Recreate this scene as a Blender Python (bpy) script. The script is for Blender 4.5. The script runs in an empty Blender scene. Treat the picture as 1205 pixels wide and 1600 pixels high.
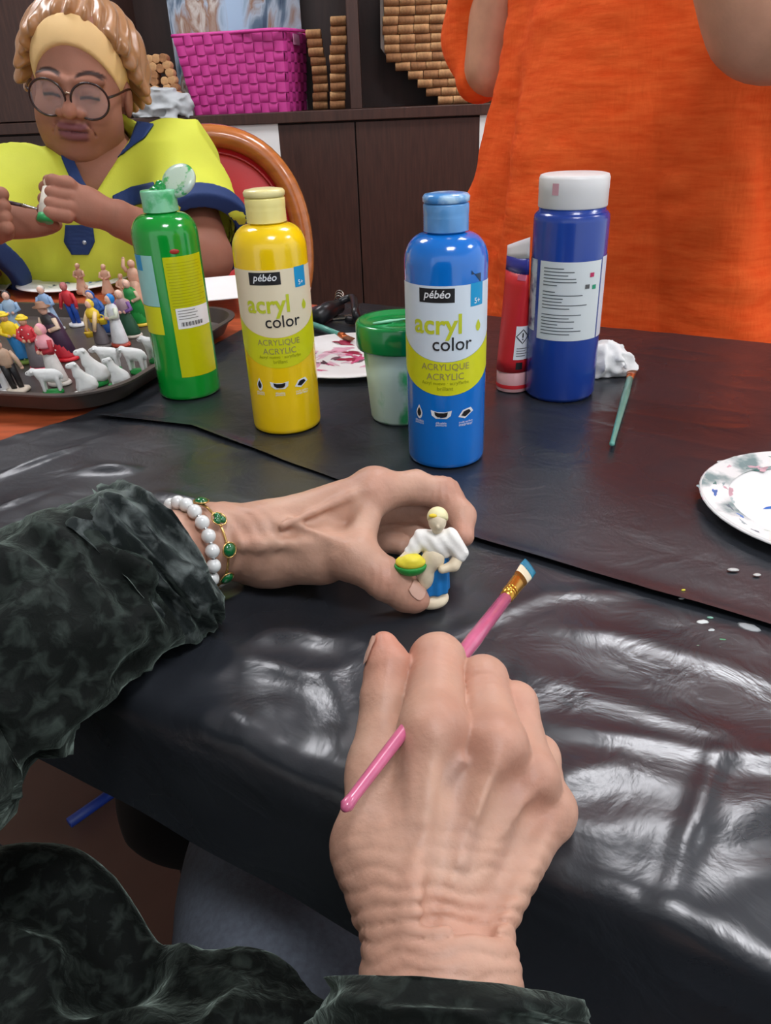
import bpy, bmesh, math, random
import numpy as np
from mathutils import Vector, Matrix
random.seed(7); RNG = np.random.default_rng(7)
scene = bpy.context.scene
col = scene.collection

# ------------------------------------------------------------------ camera
TABLE_Z = 0.75
CAM = np.array([0.0, 0.0, TABLE_Z + 0.283])
FPX = 1200.0
PITCH = math.radians(28.3); ROLL = math.radians(2.4)
FWD = np.array([0, math.cos(PITCH), -math.sin(PITCH)])
_rt = np.array([1.0, 0, 0]); _up = np.cross(_rt, FWD)
RIGHT = math.cos(ROLL) * _rt - math.sin(ROLL) * _up
UP = math.sin(ROLL) * _rt + math.cos(ROLL) * _up
cam_data = bpy.data.cameras.new('camera'); cam = bpy.data.objects.new('camera', cam_data)
col.objects.link(cam); scene.camera = cam
cam_data.sensor_fit = 'HORIZONTAL'; cam_data.sensor_width = 36.0
cam_data.lens = 36.0 * FPX / 1205.0
cam_data.clip_start = 0.02
cam.matrix_world = Matrix(((RIGHT[0], UP[0], -FWD[0], CAM[0]), (RIGHT[1], UP[1], -FWD[1], CAM[1]),
                           (RIGHT[2], UP[2], -FWD[2], CAM[2]), (0, 0, 0, 1)))
cam_data.dof.use_dof = False

def ray(px, py): return FWD + RIGHT * (px - 602.5) / FPX - UP * (py - 800) / FPX
def D(px, py, d): return CAM + ray(px, py) * d                       # point at depth d
def T(px, py, z=0.0):                                                # point at height z over the table top
    r = ray(px, py); return CAM + r * ((TABLE_Z + z - CAM[2]) / r[2])
def YP(px, py, y): r = ray(px, py); return CAM + r * (y / r[1])      # point on a plane parallel to the cabinet

# ------------------------------------------------------------------ world and exposure
world = bpy.data.worlds.new('world'); scene.world = world; world.use_nodes = True
bg = world.node_tree.nodes['Background']; bg.inputs[0].default_value = (0.88, 0.94, 1.0, 1); bg.inputs[1].default_value = 0.85
scene.view_settings.view_transform = 'Standard'; scene.view_settings.look = 'None'
scene.view_settings.gamma = 1.0; scene.view_settings.use_curve_mapping = False
scene.view_settings.exposure = 0.45
LAMP_E = 19.0

# ------------------------------------------------------------------ materials
def lin(c):
    out = []
    for v in c[:3]:
        v = v / 255.0
        out.append(v / 12.92 if v <= 0.04045 else ((v + 0.055) / 1.055) ** 2.4)
    return (out[0], out[1], out[2], 1.0)
_M = {}
def mat(name, c=(128, 128, 128), rough=0.5, metal=0.0, var=0.10, vscale=25.0, bump=0.0, bscale=150.0, coat=0.0,
        sss=0.0, emit=0.0, attr=False, spec=0.5, stretch=None, c2=None, c2scale=6.0, c2lo=0.45, c2hi=0.6,
        alpha=1.0, trans=0.0, sheen=0.0, bdist=0.002):
    if name in _M: return _M[name]
    m = bpy.data.materials.new(name); m.use_nodes = True; nt = m.node_tree; N = nt.nodes; L = nt.links
    b = N['Principled BSDF']
    tc = N.new('ShaderNodeTexCoord'); mp = N.new('ShaderNodeMapping'); L.new(tc.outputs['Object'], mp.inputs[0])
    if stretch: mp.inputs['Scale'].default_value = stretch
    nz = N.new('ShaderNodeTexNoise'); nz.inputs['Scale'].default_value = vscale; nz.inputs['Detail'].default_value = 4
    L.new(mp.outputs[0], nz.inputs['Vector'])
    mx = N.new('ShaderNodeMix'); mx.data_type = 'RGBA'; mx.blend_type = 'MULTIPLY'; mx.inputs[0].default_value = 1.0
    if attr:
        a = N.new('ShaderNodeVertexColor'); a.layer_name = 'Col'; L.new(a.outputs[0], mx.inputs[6])
    elif c2 is not None:
        n2 = N.new('ShaderNodeTexNoise'); n2.inputs['Scale'].default_value = c2scale; n2.inputs['Detail'].default_value = 5
        L.new(mp.outputs[0], n2.inputs['Vector'])
        cr = N.new('ShaderNodeValToRGB'); L.new(n2.outputs[0], cr.inputs[0])
        cr.color_ramp.elements[0].position = c2lo; cr.color_ramp.elements[1].position = c2hi
        cr.color_ramp.elements[0].color = lin(c); cr.color_ramp.elements[1].color = lin(c2)
        L.new(cr.outputs[0], mx.inputs[6])
    else: mx.inputs[6].default_value = lin(c)
    rr = N.new('ShaderNodeMapRange'); L.new(nz.outputs[0], rr.inputs[0])
    rr.inputs[1].default_value = 0.3; rr.inputs[2].default_value = 0.7
    rr.inputs[3].default_value = 1 - var; rr.inputs[4].default_value = 1 + var
    cb = N.new('ShaderNodeCombineColor'); [L.new(rr.outputs[0], cb.inputs[i]) for i in range(3)]
    L.new(cb.outputs[0], mx.inputs[7]); L.new(mx.outputs[2], b.inputs['Base Color'])
    b.inputs['Roughness'].default_value = rough; b.inputs['Metallic'].default_value = metal
    b.inputs['Specular IOR Level'].default_value = spec
    b.inputs['Coat Weight'].default_value = coat; b.inputs['Coat Roughness'].default_value = 0.08
    if sss:
        b.inputs['Subsurface Weight'].default_value = sss; b.inputs['Subsurface Scale'].default_value = 0.006
        b.inputs['Subsurface Radius'].default_value = (1.0, 0.45, 0.3)
    if sheen: b.inputs['Sheen Weight'].default_value = sheen; b.inputs['Sheen Roughness'].default_value = 0.4
    b.inputs['Alpha'].default_value = alpha; b.inputs['Transmission Weight'].default_value = trans
    if bump:
        n3 = N.new('ShaderNodeTexNoise'); n3.inputs['Scale'].default_value = bscale; n3.inputs['Detail'].default_value = 6
        L.new(mp.outputs[0], n3.inputs['Vector'])
        bp = N.new('ShaderNodeBump'); bp.inputs['Strength'].default_value = bump; bp.inputs['Distance'].default_value = bdist
        L.new(n3.outputs[0], bp.inputs['Height']); L.new(bp.outputs[0], b.inputs['Normal'])
    if emit:
        b.inputs['Emission Color'].default_value = lin(c); b.inputs['Emission Strength'].default_value = emit
    _M[name] = m; return m

# ------------------------------------------------------------------ object helpers
def obj(name, V, F, m, parent=None, origin=None, smooth=True, colors=None, kind=None, flat_angle=None):
    V = np.asarray(V, dtype=float).reshape(-1, 3)
    if origin is not None: V = V - np.asarray(origin)
    me = bpy.data.meshes.new(name)
    if isinstance(F, np.ndarray):
        k = F.shape[1]
        me.vertices.add(len(V)); me.vertices.foreach_set('co', V.astype(np.float32).ravel())
        me.loops.add(F.size); me.loops.foreach_set('vertex_index', F.astype(np.int32).ravel())
        me.polygons.add(len(F)); me.polygons.foreach_set('loop_start', np.arange(0, F.size, k, dtype=np.int32))
        me.update(calc_edges=True); me.validate()
    else:
        me.from_pydata([tuple(v) for v in V], [], [tuple(f) for f in F]); me.update()
    if smooth: me.polygons.foreach_set('use_smooth', [True] * len(me.polygons))
    if smooth and flat_angle: me.set_sharp_from_angle(angle=math.radians(flat_angle))
    if colors is not None:
        ca = me.color_attributes.new('Col', 'FLOAT_COLOR', 'POINT')
        ca.data.foreach_set('color', np.asarray(colors, dtype=np.float32).ravel())
    me.materials.append(m)
    o = bpy.data.objects.new(name, me); col.objects.link(o)
    if parent is not None: o.parent = parent
    if kind: o['kind'] = kind
    return o
def tag(o, label, cat, group=None):
    o['label'] = label; o['category'] = cat
    if group: o['group'] = group
    return o
def thing(name, label, cat, loc=(0, 0, 0), rotz=0.0, group=None):
    o = bpy.data.objects.new(name, None); col.objects.link(o)
    o.empty_display_size = 0.02
    o.location = tuple(loc); o.rotation_euler = (0, 0, rotz)
    return tag(o, label, cat, group)
def inst(src, parent, loc=(0, 0, 0), rot=(0, 0, 0), scale=(1, 1, 1)):
    c = src.copy(); col.objects.link(c); c.parent = parent
    c.location = tuple(loc); c.rotation_euler = rot; c.scale = scale; return c
def structure(o): o['kind'] = 'structure'; return o
def bevel(o, w, seg=2):
    b = o.modifiers.new('bevel', 'BEVEL'); b.width = w; b.segments = seg; b.limit_method = 'ANGLE'; return o

# ------------------------------------------------------------------ simple shapes, each returns (V, F)
def join(*parts):
    V = []; F = []; n = 0
    for v, f in parts:
        v = np.asarray(v).reshape(-1, 3); V.append(v); F += [tuple(int(i) + n for i in q) for q in f]; n += len(v)
    return np.vstack(V), F
def box(lo, hi):
    x0, y0, z0 = lo; x1, y1, z1 = hi
    V = [(x0, y0, z0), (x1, y0, z0), (x1, y1, z0), (x0, y1, z0), (x0, y0, z1), (x1, y0, z1), (x1, y1, z1), (x0, y1, z1)]
    return np.array(V, float), [(0, 3, 2, 1), (4, 5, 6, 7), (0, 1, 5, 4), (1, 2, 6, 5), (2, 3, 7, 6), (3, 0, 4, 7)]
def obox(origin, u, v, w):                                          # box from a corner and three edge vectors
    o = np.asarray(origin, float); u, v, w = map(np.asarray, (u, v, w))
    V = np.array([o, o + u, o + u + v, o + v, o + w, o + u + w, o + u + v + w, o + v + w])
    return V, [(0, 3, 2, 1), (4, 5, 6, 7), (0, 1, 5, 4), (1, 2, 6, 5), (2, 3, 7, 6), (3, 0, 4, 7)]
def lathe(prof, seg=32, wob=None):
    V = []; F = []; rows = []
    for k, (r, z) in enumerate(prof):
        if r < 1e-6: rows.append([len(V)]); V.append((0, 0, z))
        else:
            row = []
            for i in range(seg):
                a = 2 * math.pi * i / seg; q = r * (1 + (wob(a, z) if wob else 0))
                row.append(len(V)); V.append((q * math.cos(a), q * math.sin(a), z))
            rows.append(row)
    for a, b in zip(rows, rows[1:]):
        for i in range(seg):
            j = (i + 1) % seg
            if len(a) == 1 and len(b) == 1: continue
            if len(a) == 1: F.append((a[0], b[j], b[i]))
            elif len(b) == 1: F.append((a[i], a[j], b[0]))
            else: F.append((a[i], a[j], b[j], b[i]))
    return np.array(V, float), F
def tube(path, rad, seg=10, caps=True, closed=False):
    P = np.asarray(path, float); n = len(P)
    R = np.full(n, rad) if np.isscalar(rad) else np.asarray(rad, float)
    if closed: Tn = np.roll(P, -1, 0) - np.roll(P, 1, 0)
    else: Tn = np.gradient(P, axis=0)
    Tn /= np.linalg.norm(Tn, axis=1)[:, None] + 1e-12
    a = np.array([0, 0, 1.0]) if abs(Tn[0][2]) < 0.9 else np.array([1.0, 0, 0])
    nx = np.cross(Tn[0], a); nx /= np.linalg.norm(nx); V = []; F = []
    for i in range(n):
        nx = nx - Tn[i] * (nx @ Tn[i]); nx /= np.linalg.norm(nx) + 1e-12; ny = np.cross(Tn[i], nx)
        for k in range(seg):
            t = 2 * math.pi * k / seg; V.append(P[i] + R[i] * (math.cos(t) * nx + math.sin(t) * ny))
    m = n if closed else n - 1
    for i in range(m):
        for k in range(seg):
            k2 = (k + 1) % seg; i2 = (i + 1) % n
            F.append((i * seg + k, i * seg + k2, i2 * seg + k2, i2 * seg + k))
    if caps and not closed:
        F.append(tuple(range(seg - 1, -1, -1))); F.append(tuple((n - 1) * seg + k for k in range(seg)))
    return np.array(V), F
def sphere(c, r, seg=14, rings=9):
    r = np.array([r, r, r]) if np.isscalar(r) else np.asarray(r)
    pr = [(math.sin(math.pi * i / rings), -math.cos(math.pi * i / rings)) for i in range(rings + 1)]
    pr[0] = (0, -1); pr[-1] = (0, 1)
    V, F = lathe(pr, seg); return V * r + np.asarray(c), F
def rotz(V, a, c=(0, 0, 0)):
    c = np.asarray(c); V = np.asarray(V) - c; ca, sa = math.cos(a), math.sin(a)
    return V @ np.array([[ca, sa, 0], [-sa, ca, 0], [0, 0, 1]]) + c
def frame(V, o, x, y, z): V = np.asarray(V); return np.asarray(o) + V[:, :1] * x + V[:, 1:2] * y + V[:, 2:3] * z
def unit(v): v = np.asarray(v, float); return v / np.linalg.norm(v)
def grid(nu, nv, fn):
    V = [fn(i / (nu - 1), j / (nv - 1)) for j in range(nv) for i in range(nu)]
    F = [(j * nu + i, j * nu + i + 1, (j + 1) * nu + i + 1, (j + 1) * nu + i) for j in range(nv - 1) for i in range(nu - 1)]
    return np.array(V, float), F
def smoothpath(P, n):                                               # Catmull-Rom
    P = np.asarray(P, float); Q = np.vstack([2 * P[0] - P[1], P, 2 * P[-1] - P[-2]]); out = []
    for x in np.linspace(0, len(P) - 1 - 1e-9, n):
        i = int(x); t = x - i; a, b, c, d = Q[i:i + 4]
        out.append(0.5 * (2 * b + (c - a) * t + (2 * a - 5 * b + 4 * c - d) * t * t + (3 * b - a - 3 * c + d) * t ** 3))
    return np.array(out)

# ------------------------------------------------------------------ noise and signed distance fields
def vnoise(p, seed=0):
    p = np.asarray(p, dtype=np.float64); i = np.floor(p).astype(np.int64); f = p - i; f = f * f * (3 - 2 * f)
    def h(x, y, z):
        n = (x * 374761393 + y * 668265263 + z * 2147483647 + seed * 974711) & 0xFFFFFFFF
        n = ((n ^ (n >> 13)) * 1274126177) & 0xFFFFFFFF
        return ((n ^ (n >> 16)) & 0xFFFF) / 65535.0
    x, y, z = i[..., 0], i[..., 1], i[..., 2]; fx, fy, fz = f[..., 0], f[..., 1], f[..., 2]
    def l(a, b, t): return a + (b - a) * t
    return l(l(l(h(x, y, z), h(x + 1, y, z), fx), l(h(x, y + 1, z), h(x + 1, y + 1, z), fx), fy),
             l(l(h(x, y, z + 1), h(x + 1, y, z + 1), fx), l(h(x, y + 1, z + 1), h(x + 1, y + 1, z + 1), fx), fy), fz)
def fbm(p, o=3, seed=0): return sum(vnoise(np.asarray(p) * 2 ** k, seed + k) / 2 ** k for k in range(o)) / sum(0.5 ** k for k in range(o))
def ridge(p, seed=0): return 1 - np.abs(2 * vnoise(p, seed) - 1)
def smin(a, b, k):
    h = np.clip(0.5 + 0.5 * (b - a) / k, 0, 1); return b + (a - b) * h - k * h * (1 - h)
def smax(a, b, k): return -smin(-a, -b, k)
def cone(p, a, b, ra, rb, n=None, flat=1.0):
    a = np.asarray(a); b = np.asarray(b); ba = b - a
    t = np.clip((p - a) @ ba / (ba @ ba), 0, 1); q = p - a - t[:, None] * ba
    if n is not None:
        n = unit(np.asarray(n) - unit(ba) * (np.asarray(n) @ unit(ba))); c = q @ n
        q = q + n[None, :] * (c * (1 / flat - 1))[:, None]
    return np.sqrt((q * q).sum(1)) - (ra + (rb - ra) * t)
def chain(p, pts, rad, k):
    d = None
    for a, b, ra, rb in zip(pts, pts[1:], rad, rad[1:]):
        e = cone(p, a, b, ra, rb); d = e if d is None else smin(d, e, k)
    return d
def ell(p, c, r, R=None):
    q = p - np.asarray(c)
    if R is not None: q = q @ R
    r = np.asarray(r, float); k0 = np.linalg.norm(q / r, axis=1); k1 = np.linalg.norm(q / (r * r), axis=1) + 1e-9
    return k0 * (k0 - 1) / k1
def ball(p, c, r): return np.linalg.norm(p - np.asarray(c), axis=1) - r
def sdf_mesh(f, lo, hi, h, newton=2, c=4):
    lo = np.asarray(lo, float); hi = np.asarray(hi, float)
    nc = np.ceil((hi - lo) / (h * c)).astype(int) + 2
    def pts(idx, s): return lo + idx * s
    ci = np.stack(np.meshgrid(*[np.arange(k) for k in nc], indexing='ij'), -1).reshape(-1, 3)
    dc = f(pts(ci, h * c)).reshape(nc)
    A = np.abs(dc); mn = A[:-1, :-1, :-1].copy()
    for dx in (0, 1):
        for dy in (0, 1):
            for dz in (0, 1):
                mn = np.minimum(mn, A[dx:nc[0] - 1 + dx, dy:nc[1] - 1 + dy, dz:nc[2] - 1 + dz])
    near = mn < h * c * 1.9
    n = (nc - 1) * c + 1
    ix = [np.minimum(np.arange(k) // c, m - 2) for k, m in zip(n, nc)]
    Dm = dc[np.ix_(*ix)].copy(); nm = near[np.ix_(*ix)]
    idx = np.argwhere(nm)
    out = np.empty(len(idx))
    for s in range(0, len(idx), 400000): out[s:s + 400000] = f(pts(idx[s:s + 400000], h))
    Dm[nm] = out
    S = Dm < 0
    cs = [n[0] - 1, n[1] - 1, n[2] - 1]
    cnt = np.zeros(cs, dtype=np.int8)
    def sub(X, d): return X[d[0]:cs[0] + d[0], d[1]:cs[1] + d[1], d[2]:cs[2] + d[2]]
    corners = [(i, j, k) for i in (0, 1) for j in (0, 1) for k in (0, 1)]
    for d in corners: cnt += sub(S, d)
    act = (cnt > 0) & (cnt < 8); cells = np.argwhere(act)
    vid = -np.ones(cs, dtype=np.int64); vid[act] = np.arange(len(cells))
    acc = np.zeros((len(cells), 3)); w = np.zeros(len(cells))
    vals = {d: Dm[cells[:, 0] + d[0], cells[:, 1] + d[1], cells[:, 2] + d[2]] for d in corners}
    for d in corners:
        for ax in range(3):
            if d[ax]: continue
            e = list(d); e[ax] = 1; e = tuple(e); va, vb = vals[d], vals[e]
            m = (va < 0) != (vb < 0); t = np.where(m, va / np.where(m, va - vb, 1), 0)
            pt = np.tile(np.array(d, float), (len(cells), 1)); pt[:, ax] += t
            acc += pt * m[:, None]; w += m
    V = lo + (cells + acc / w[:, None]) * h
    for _ in range(newton):
        g = np.empty_like(V); e = h * 0.35
        for ax in range(3):
            o = np.zeros(3); o[ax] = e; g[:, ax] = (f(V + o) - f(V - o)) / (2 * e)
        d = f(V); gg = (g * g).sum(1)
        V = V - np.clip(d / np.maximum(gg, 0.2), -h * 0.6, h * 0.6)[:, None] * g
    Fs = []
    for ax in range(3):
        b, cx = (ax + 1) % 3, (ax + 2) % 3
        sl0 = [slice(None)] * 3; sl1 = [slice(None)] * 3; sl0[ax] = slice(0, -1); sl1[ax] = slice(1, None)
        s0 = S[tuple(sl0)]; s1 = S[tuple(sl1)]
        ed = np.argwhere(s0 != s1)
        ed = ed[(ed[:, b] > 0) & (ed[:, cx] > 0) & (ed[:, b] < cs[b]) & (ed[:, cx] < cs[cx])]
        if not len(ed): continue
        q = []
        for db, dcx in ((-1, -1), (0, -1), (0, 0), (-1, 0)):
            k = ed.copy(); k[:, b] += db; k[:, cx] += dcx; q.append(vid[k[:, 0], k[:, 1], k[:, 2]])
        q = np.stack(q, 1); inside = S[ed[:, 0], ed[:, 1], ed[:, 2]]
        q[~inside] = q[~inside][:, ::-1]; Fs.append(q)
    F = np.vstack(Fs); F = F[(F >= 0).all(1)]
    return V, F
def njoin(parts):
    V = []; F = []; n = 0
    for v, f in parts: V.append(v); F.append(np.asarray(f) + n); n += len(v)
    return np.vstack(V), np.vstack(F)
def bounds(pts, pad):
    P = np.asarray(pts); return P.min(0) - pad, P.max(0) + pad
def vcol(n, c): return np.tile(np.array(lin(c)), (n, 1))
def blend(C, w, c): w = np.clip(w, 0, 1)[:, None]; C[:] = C * (1 - w) + np.array(lin(c)) * w
def text2d(s, size, bold=0.0, shear=0.0, outline=None):
    cu = bpy.data.curves.new('text', 'FONT'); cu.body = s; cu.size = size; cu.offset = bold; cu.shear = shear
    cu.align_x = 'CENTER'; cu.align_y = 'CENTER'; cu.resolution_u = 3
    o = bpy.data.objects.new('text', cu); col.objects.link(o)
    dg = bpy.context.evaluated_depsgraph_get(); dg.update()
    me = o.evaluated_get(dg).to_mesh()
    V = np.array([v.co[:] for v in me.vertices]); F = [tuple(p.vertices) for p in me.polygons]
    o.evaluated_get(dg).to_mesh_clear(); bpy.data.objects.remove(o); bpy.data.curves.remove(cu)
    return V, F
# ================================================================== room
WOOD_DARK = mat('dark_wenge_wood', (60, 36, 28), rough=0.42, var=0.28, vscale=9, stretch=(14, 14, 1.2), bump=0.15, bscale=30)
WOOD_DARK2 = mat('dark_wenge_inside', (50, 33, 29), rough=0.5, var=0.2, vscale=8, stretch=(10, 10, 1.5))
WALL = mat('wall_paint', (214, 208, 198), rough=0.85, var=0.03, vscale=3, bump=0.05)
FLOOR = mat('floor_brown', (104, 78, 68), rough=0.45, var=0.12, vscale=5)
WHITE = mat('white_paper', (232, 232, 230), rough=0.8, var=0.02, vscale=10)
structure(obj('floor', *box((-3.2, -2.6, -0.05), (3.4, 3.0, 0)), FLOOR, smooth=False))
structure(obj('wall_back', *box((-3.2, 2.97, 0), (3.4, 3.1, 2.7)), WALL, smooth=False))
structure(obj('wall_left', *box((-3.3, -2.6, 0), (-3.2, 3.1, 2.7)), WALL, smooth=False))
structure(obj('ceiling', *box((-3.3, -2.6, 2.7), (3.5, 3.1, 2.8)), mat('ceiling_white', (225, 225, 222), rough=0.9, var=0.02), smooth=False))
LAMP = mat('lamp_diffuser', (250, 250, 255), rough=0.6, emit=LAMP_E, var=0.0)
LFRAME = mat('lamp_frame', (225, 225, 225), rough=0.4, var=0.02)
for x, y, lab in ((-1.0, 1.9, 'square ceiling light panel above the seated woman side of the room'),
                  (0.75, 1.75, 'square ceiling light panel above the person in orange'),
                  (0.35, -0.5, 'square ceiling light panel above the near side of the table'),
                  (2.2, 0.6, 'square ceiling light panel near the right side of the room')):
    t = thing('ceiling_light', lab, 'ceiling light', (x, y, 2.7), 0, 'square ceiling light panels')
    obj('diffuser', *box((-0.28, -0.28, -0.02), (0.28, 0.28, -0.012)), LAMP, t, smooth=False)
    for q in (((-0.30, -0.30, -0.03), (0.30, -0.28, 0)), ((-0.30, 0.28, -0.03), (0.30, 0.30, 0)),
              ((-0.30, -0.28, -0.03), (-0.28, 0.28, 0)), ((0.28, -0.28, -0.03), (0.30, 0.28, 0))):
        obj('frame_bar', *box(*q), LFRAME, t, smooth=False)

# ------------------------------------------------------------------ wall unit with doors below and open shelf above
CY = 2.58                                                            # plane of the door fronts
SH = 1.008                                                           # top of the shelf board
def cx(px, py=170, y=CY): return YP(px, py, y)[0]
cab = thing('wall_cabinet', 'dark brown wooden wall unit with closed doors below and open compartments above', 'cabinet', (0, 0, 0))
edges = [cx(328 - 232 * 3), cx(328 - 232 * 2), cx(328 - 232), cx(328, 250), cx(560, 300), cx(793, 250), cx(1030), cx(1265), cx(1500)]
for a, b in zip(edges, edges[1:]):
    bevel(obj('door', *box((a + 0.002, CY, 0.10), (b - 0.002, CY + 0.02, SH - 0.034)), WOOD_DARK, cab, smooth=False), 0.0015)
x0, x1 = edges[0], edges[-1]
bevel(obj('shelf_board', *box((x0, CY - 0.012, SH - 0.03), (x1, CY + 0.36, SH)), WOOD_DARK, cab, smooth=False), 0.002)
obj('plinth', *box((x0, CY + 0.04, 0), (x1, CY + 0.36, 0.1)), WOOD_DARK2, cab, smooth=False)
obj('back_panel', *box((x0, CY + 0.34, SH), (x1, CY + 0.36, 2.1)), WOOD_DARK2, cab, smooth=False)
obj('carcass', *box((x0, CY + 0.024, 0.1), (x1, CY + 0.36, SH - 0.031)), WOOD_DARK2, cab, smooth=False)
bevel(obj('top_board', *box((x0, CY - 0.012, 2.1), (x1, CY + 0.36, 2.13)), WOOD_DARK, cab, smooth=False), 0.002)
for px, w in ((552, 0.034), (160, 0.034), (1010, 0.034)):
    c = cx(px, 60)
    bevel(obj('divider', *box((c - w / 2, CY, SH), (c + w / 2, CY + 0.34, 2.1)), WOOD_DARK, cab, smooth=False), 0.002)
bevel(obj('upper_door', *box((x0, CY, SH + 0.003), (cx(160, 60) - 0.02, CY + 0.02, 2.097)), WOOD_DARK, cab, smooth=False), 0.0015)

# papers taped to the doors
def paper(px0, py0, px1, py1, lab):
    a = YP(px0, py0, CY - 0.0015); b = YP(px1, py1, CY - 0.0015)
    o = obj('paper_sheet', *box((a[0], CY - 0.0016, b[2]), (b[0], CY - 0.0006, a[2])), WHITE, smooth=False)
    return tag(o, lab, 'paper')
paper(345, 197, 455, 420, 'white paper sheet taped to the cabinet door behind the red chair')
pr = paper(750, 178, 862, 240, 'white paper sheet on the cabinet door beside the orange tunic')
sk = YP(772, 212, CY - 0.002)
obj('drawing', *tube([sk + np.array([0.018 * math.cos(a), 0, 0.026 * math.sin(a)]) for a in np.linspace(0, 5.6, 20)], 0.0008, 6),
    mat('pencil_grey', (120, 120, 125), rough=0.7), pr)

# ------------------------------------------------------------------ pink woven basket
PINK = mat('pink_strap', (204, 62, 148), rough=0.5, var=0.10, vscale=60, bump=0.1, bscale=400)
PINK2 = mat('pink_basket_core', (150, 34, 104), rough=0.6)
bo = YP(448, 165, 2.66); bo[2] = SH
bt = thing('woven_basket', 'bright pink woven storage basket on the open shelf', 'basket', bo, math.radians(-12))
WT, WB, DT, DB, BH = 0.345, 0.300, 0.24, 0.21, 0.212
# local: front-right bottom corner at the origin, x to the left is negative, y to the back
bl = np.array
C = {'fbr': bl([0, 0, 0]), 'fbl': bl([-WB, 0, 0]), 'bbr': bl([0, DB, 0]), 'bbl': bl([-WB, DB, 0]),
     'ftr': bl([0.012, -0.015, BH]), 'ftl': bl([0.012 - WT, -0.015, BH]), 'btr': bl([0.012, DT - 0.015, BH]), 'btl': bl([0.012 - WT, DT - 0.015, BH])}
k = ['fbl', 'fbr', 'bbr', 'bbl', 'ftl', 'ftr', 'btr', 'btl']
V = np.array([C[q] for q in k]); cen = V.mean(0); I = V.copy(); I[:, :2] = cen[:2] + (V[:, :2] - cen[:2]) * 0.97; I[:4, 2] += 0.006
F = [(3, 2, 1, 0), (0, 1, 5, 4), (1, 2, 6, 5), (2, 3, 7, 6), (3, 0, 4, 7), (8, 9, 10, 11), (8, 12, 13, 9), (9, 13, 14, 10), (10, 14, 15, 11), (11, 15, 12, 8),
     (4, 5, 13, 12), (5, 6, 14, 13), (6, 7, 15, 14), (7, 4, 12, 15)]
obj('basket_wall', np.vstack([V, I]), F, PINK2, bt, smooth=False)
tv, tf = grid(5, 5, lambda u, v: (u - 0.5, -0.5 * (1 - (2 * u - 1) ** 4) * 1.0, v - 0.5))
tv2, tf2 = grid(5, 5, lambda u, v: (u - 0.5, -0.5 * (1 - (2 * v - 1) ** 4) * 0.55, v - 0.5))
src = None; meshes = []
for V2, F2 in ((tv, tf), (tv2, tf2)):
    o = obj('weave_strap', V2, F2, PINK, bt); meshes.append(o)
def weave(a, b, c, d, nu, nv, first):                               # a,b bottom; c,d top
    for i in range(nu):
        for j in range(nv):
            u = (i + 0.5) / nu; v = (j + 0.5) / nv
            p = (a * (1 - u) + b * u) * (1 - v) + (c * (1 - u) + d * u) * v
            xa = ((b - a) * (1 - v) + (d - c) * v) / nu; za = ((c - a) * (1 - u) + (d - b) * u) / nv
            n = np.cross(unit(xa), unit(za)); n = -n * 0.012
            s = meshes[(i + j) % 2]
            o = s if first[(i + j) % 2] else s.copy()
            if not first[(i + j) % 2]: col.objects.link(o); o.parent = bt
            first[(i + j) % 2] = False
            xa = xa * 0.985; za = za * 0.985
            o.matrix_local = Matrix(((xa[0], n[0], za[0], p[0]), (xa[1], n[1], za[1], p[1]), (xa[2], n[2], za[2], p[2]), (0, 0, 0, 1)))
first = [True, True]
weave(C['fbl'], C['fbr'], C['ftl'], C['ftr'], 11, 8, first)
weave(C['fbr'], C['bbr'], C['ftr'], C['btr'], 7, 8, first)
rim = [C['ftl'], C['ftr'], C['btr'], C['btl']]
obj('rim', *tube(smoothpath(np.array([rim[0], rim[0] * .5 + rim[1] * .5, rim[1], rim[2], rim[3], rim[0]]), 41)[:-1], 0.005, 8, closed=True), PINK, bt)
hp = C['ftr'] * 0.55 + C['btr'] * 0.45 + bl([0.0075, 0, -0.02])
obj('handle_patch', *box(hp - [0.0015, 0.03, 0.014], hp + [0.0015, 0.03, 0.014]), mat('handle_light', (214, 150, 190), rough=0.5), bt, smooth=False)

# painting standing behind the basket
a = YP(268, 55, 2.88); b = YP(468, 0, 2.88)
pt = thing('canvas_painting', 'blue and brown painted canvas standing behind the pink basket', 'painting', ((a[0] + b[0]) / 2, 2.88, SH))
W = (b[0] - a[0]) / 2
m = bpy.data.materials.new('painted_canvas'); m.use_nodes = True; N = m.node_tree.nodes; L = m.node_tree.links
tc = N.new('ShaderNodeTexCoord'); mp = N.new('ShaderNodeMapping'); mp.inputs['Scale'].default_value = (6, 1, 2.2); L.new(tc.outputs['Object'], mp.inputs[0])
nz = N.new('ShaderNodeTexNoise'); nz.inputs['Scale'].default_value = 2.6; nz.inputs['Detail'].default_value = 7; nz.inputs['Distortion'].default_value = 1.2
L.new(mp.outputs[0], nz.inputs[0]); cr = N.new('ShaderNodeValToRGB'); L.new(nz.outputs[0], cr.inputs[0])
els = cr.color_ramp.elements; els[0].position = 0.28; els[0].color = lin((40, 62, 92)); els[1].position = 0.76; els[1].color = lin((70, 60, 80))
for p_, c_ in ((0.38, (96, 118, 140)), (0.46, (176, 190, 205)), (0.53, (150, 112, 88)), (0.6, (205, 198, 190)), (0.68, (130, 90, 70))):
    e = els.new(p_); e.color = lin(c_)
sx = N.new('ShaderNodeSeparateXYZ'); L.new(tc.outputs['Object'], sx.inputs[0])
ab = N.new('ShaderNodeMath'); ab.operation = 'ABSOLUTE'; L.new(sx.outputs[0], ab.inputs[0])
mr = N.new('ShaderNodeMapRange'); L.new(ab.outputs[0], mr.inputs[0]); mr.inputs[1].default_value = 0.02; mr.inputs[2].default_value = 0.055
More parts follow.
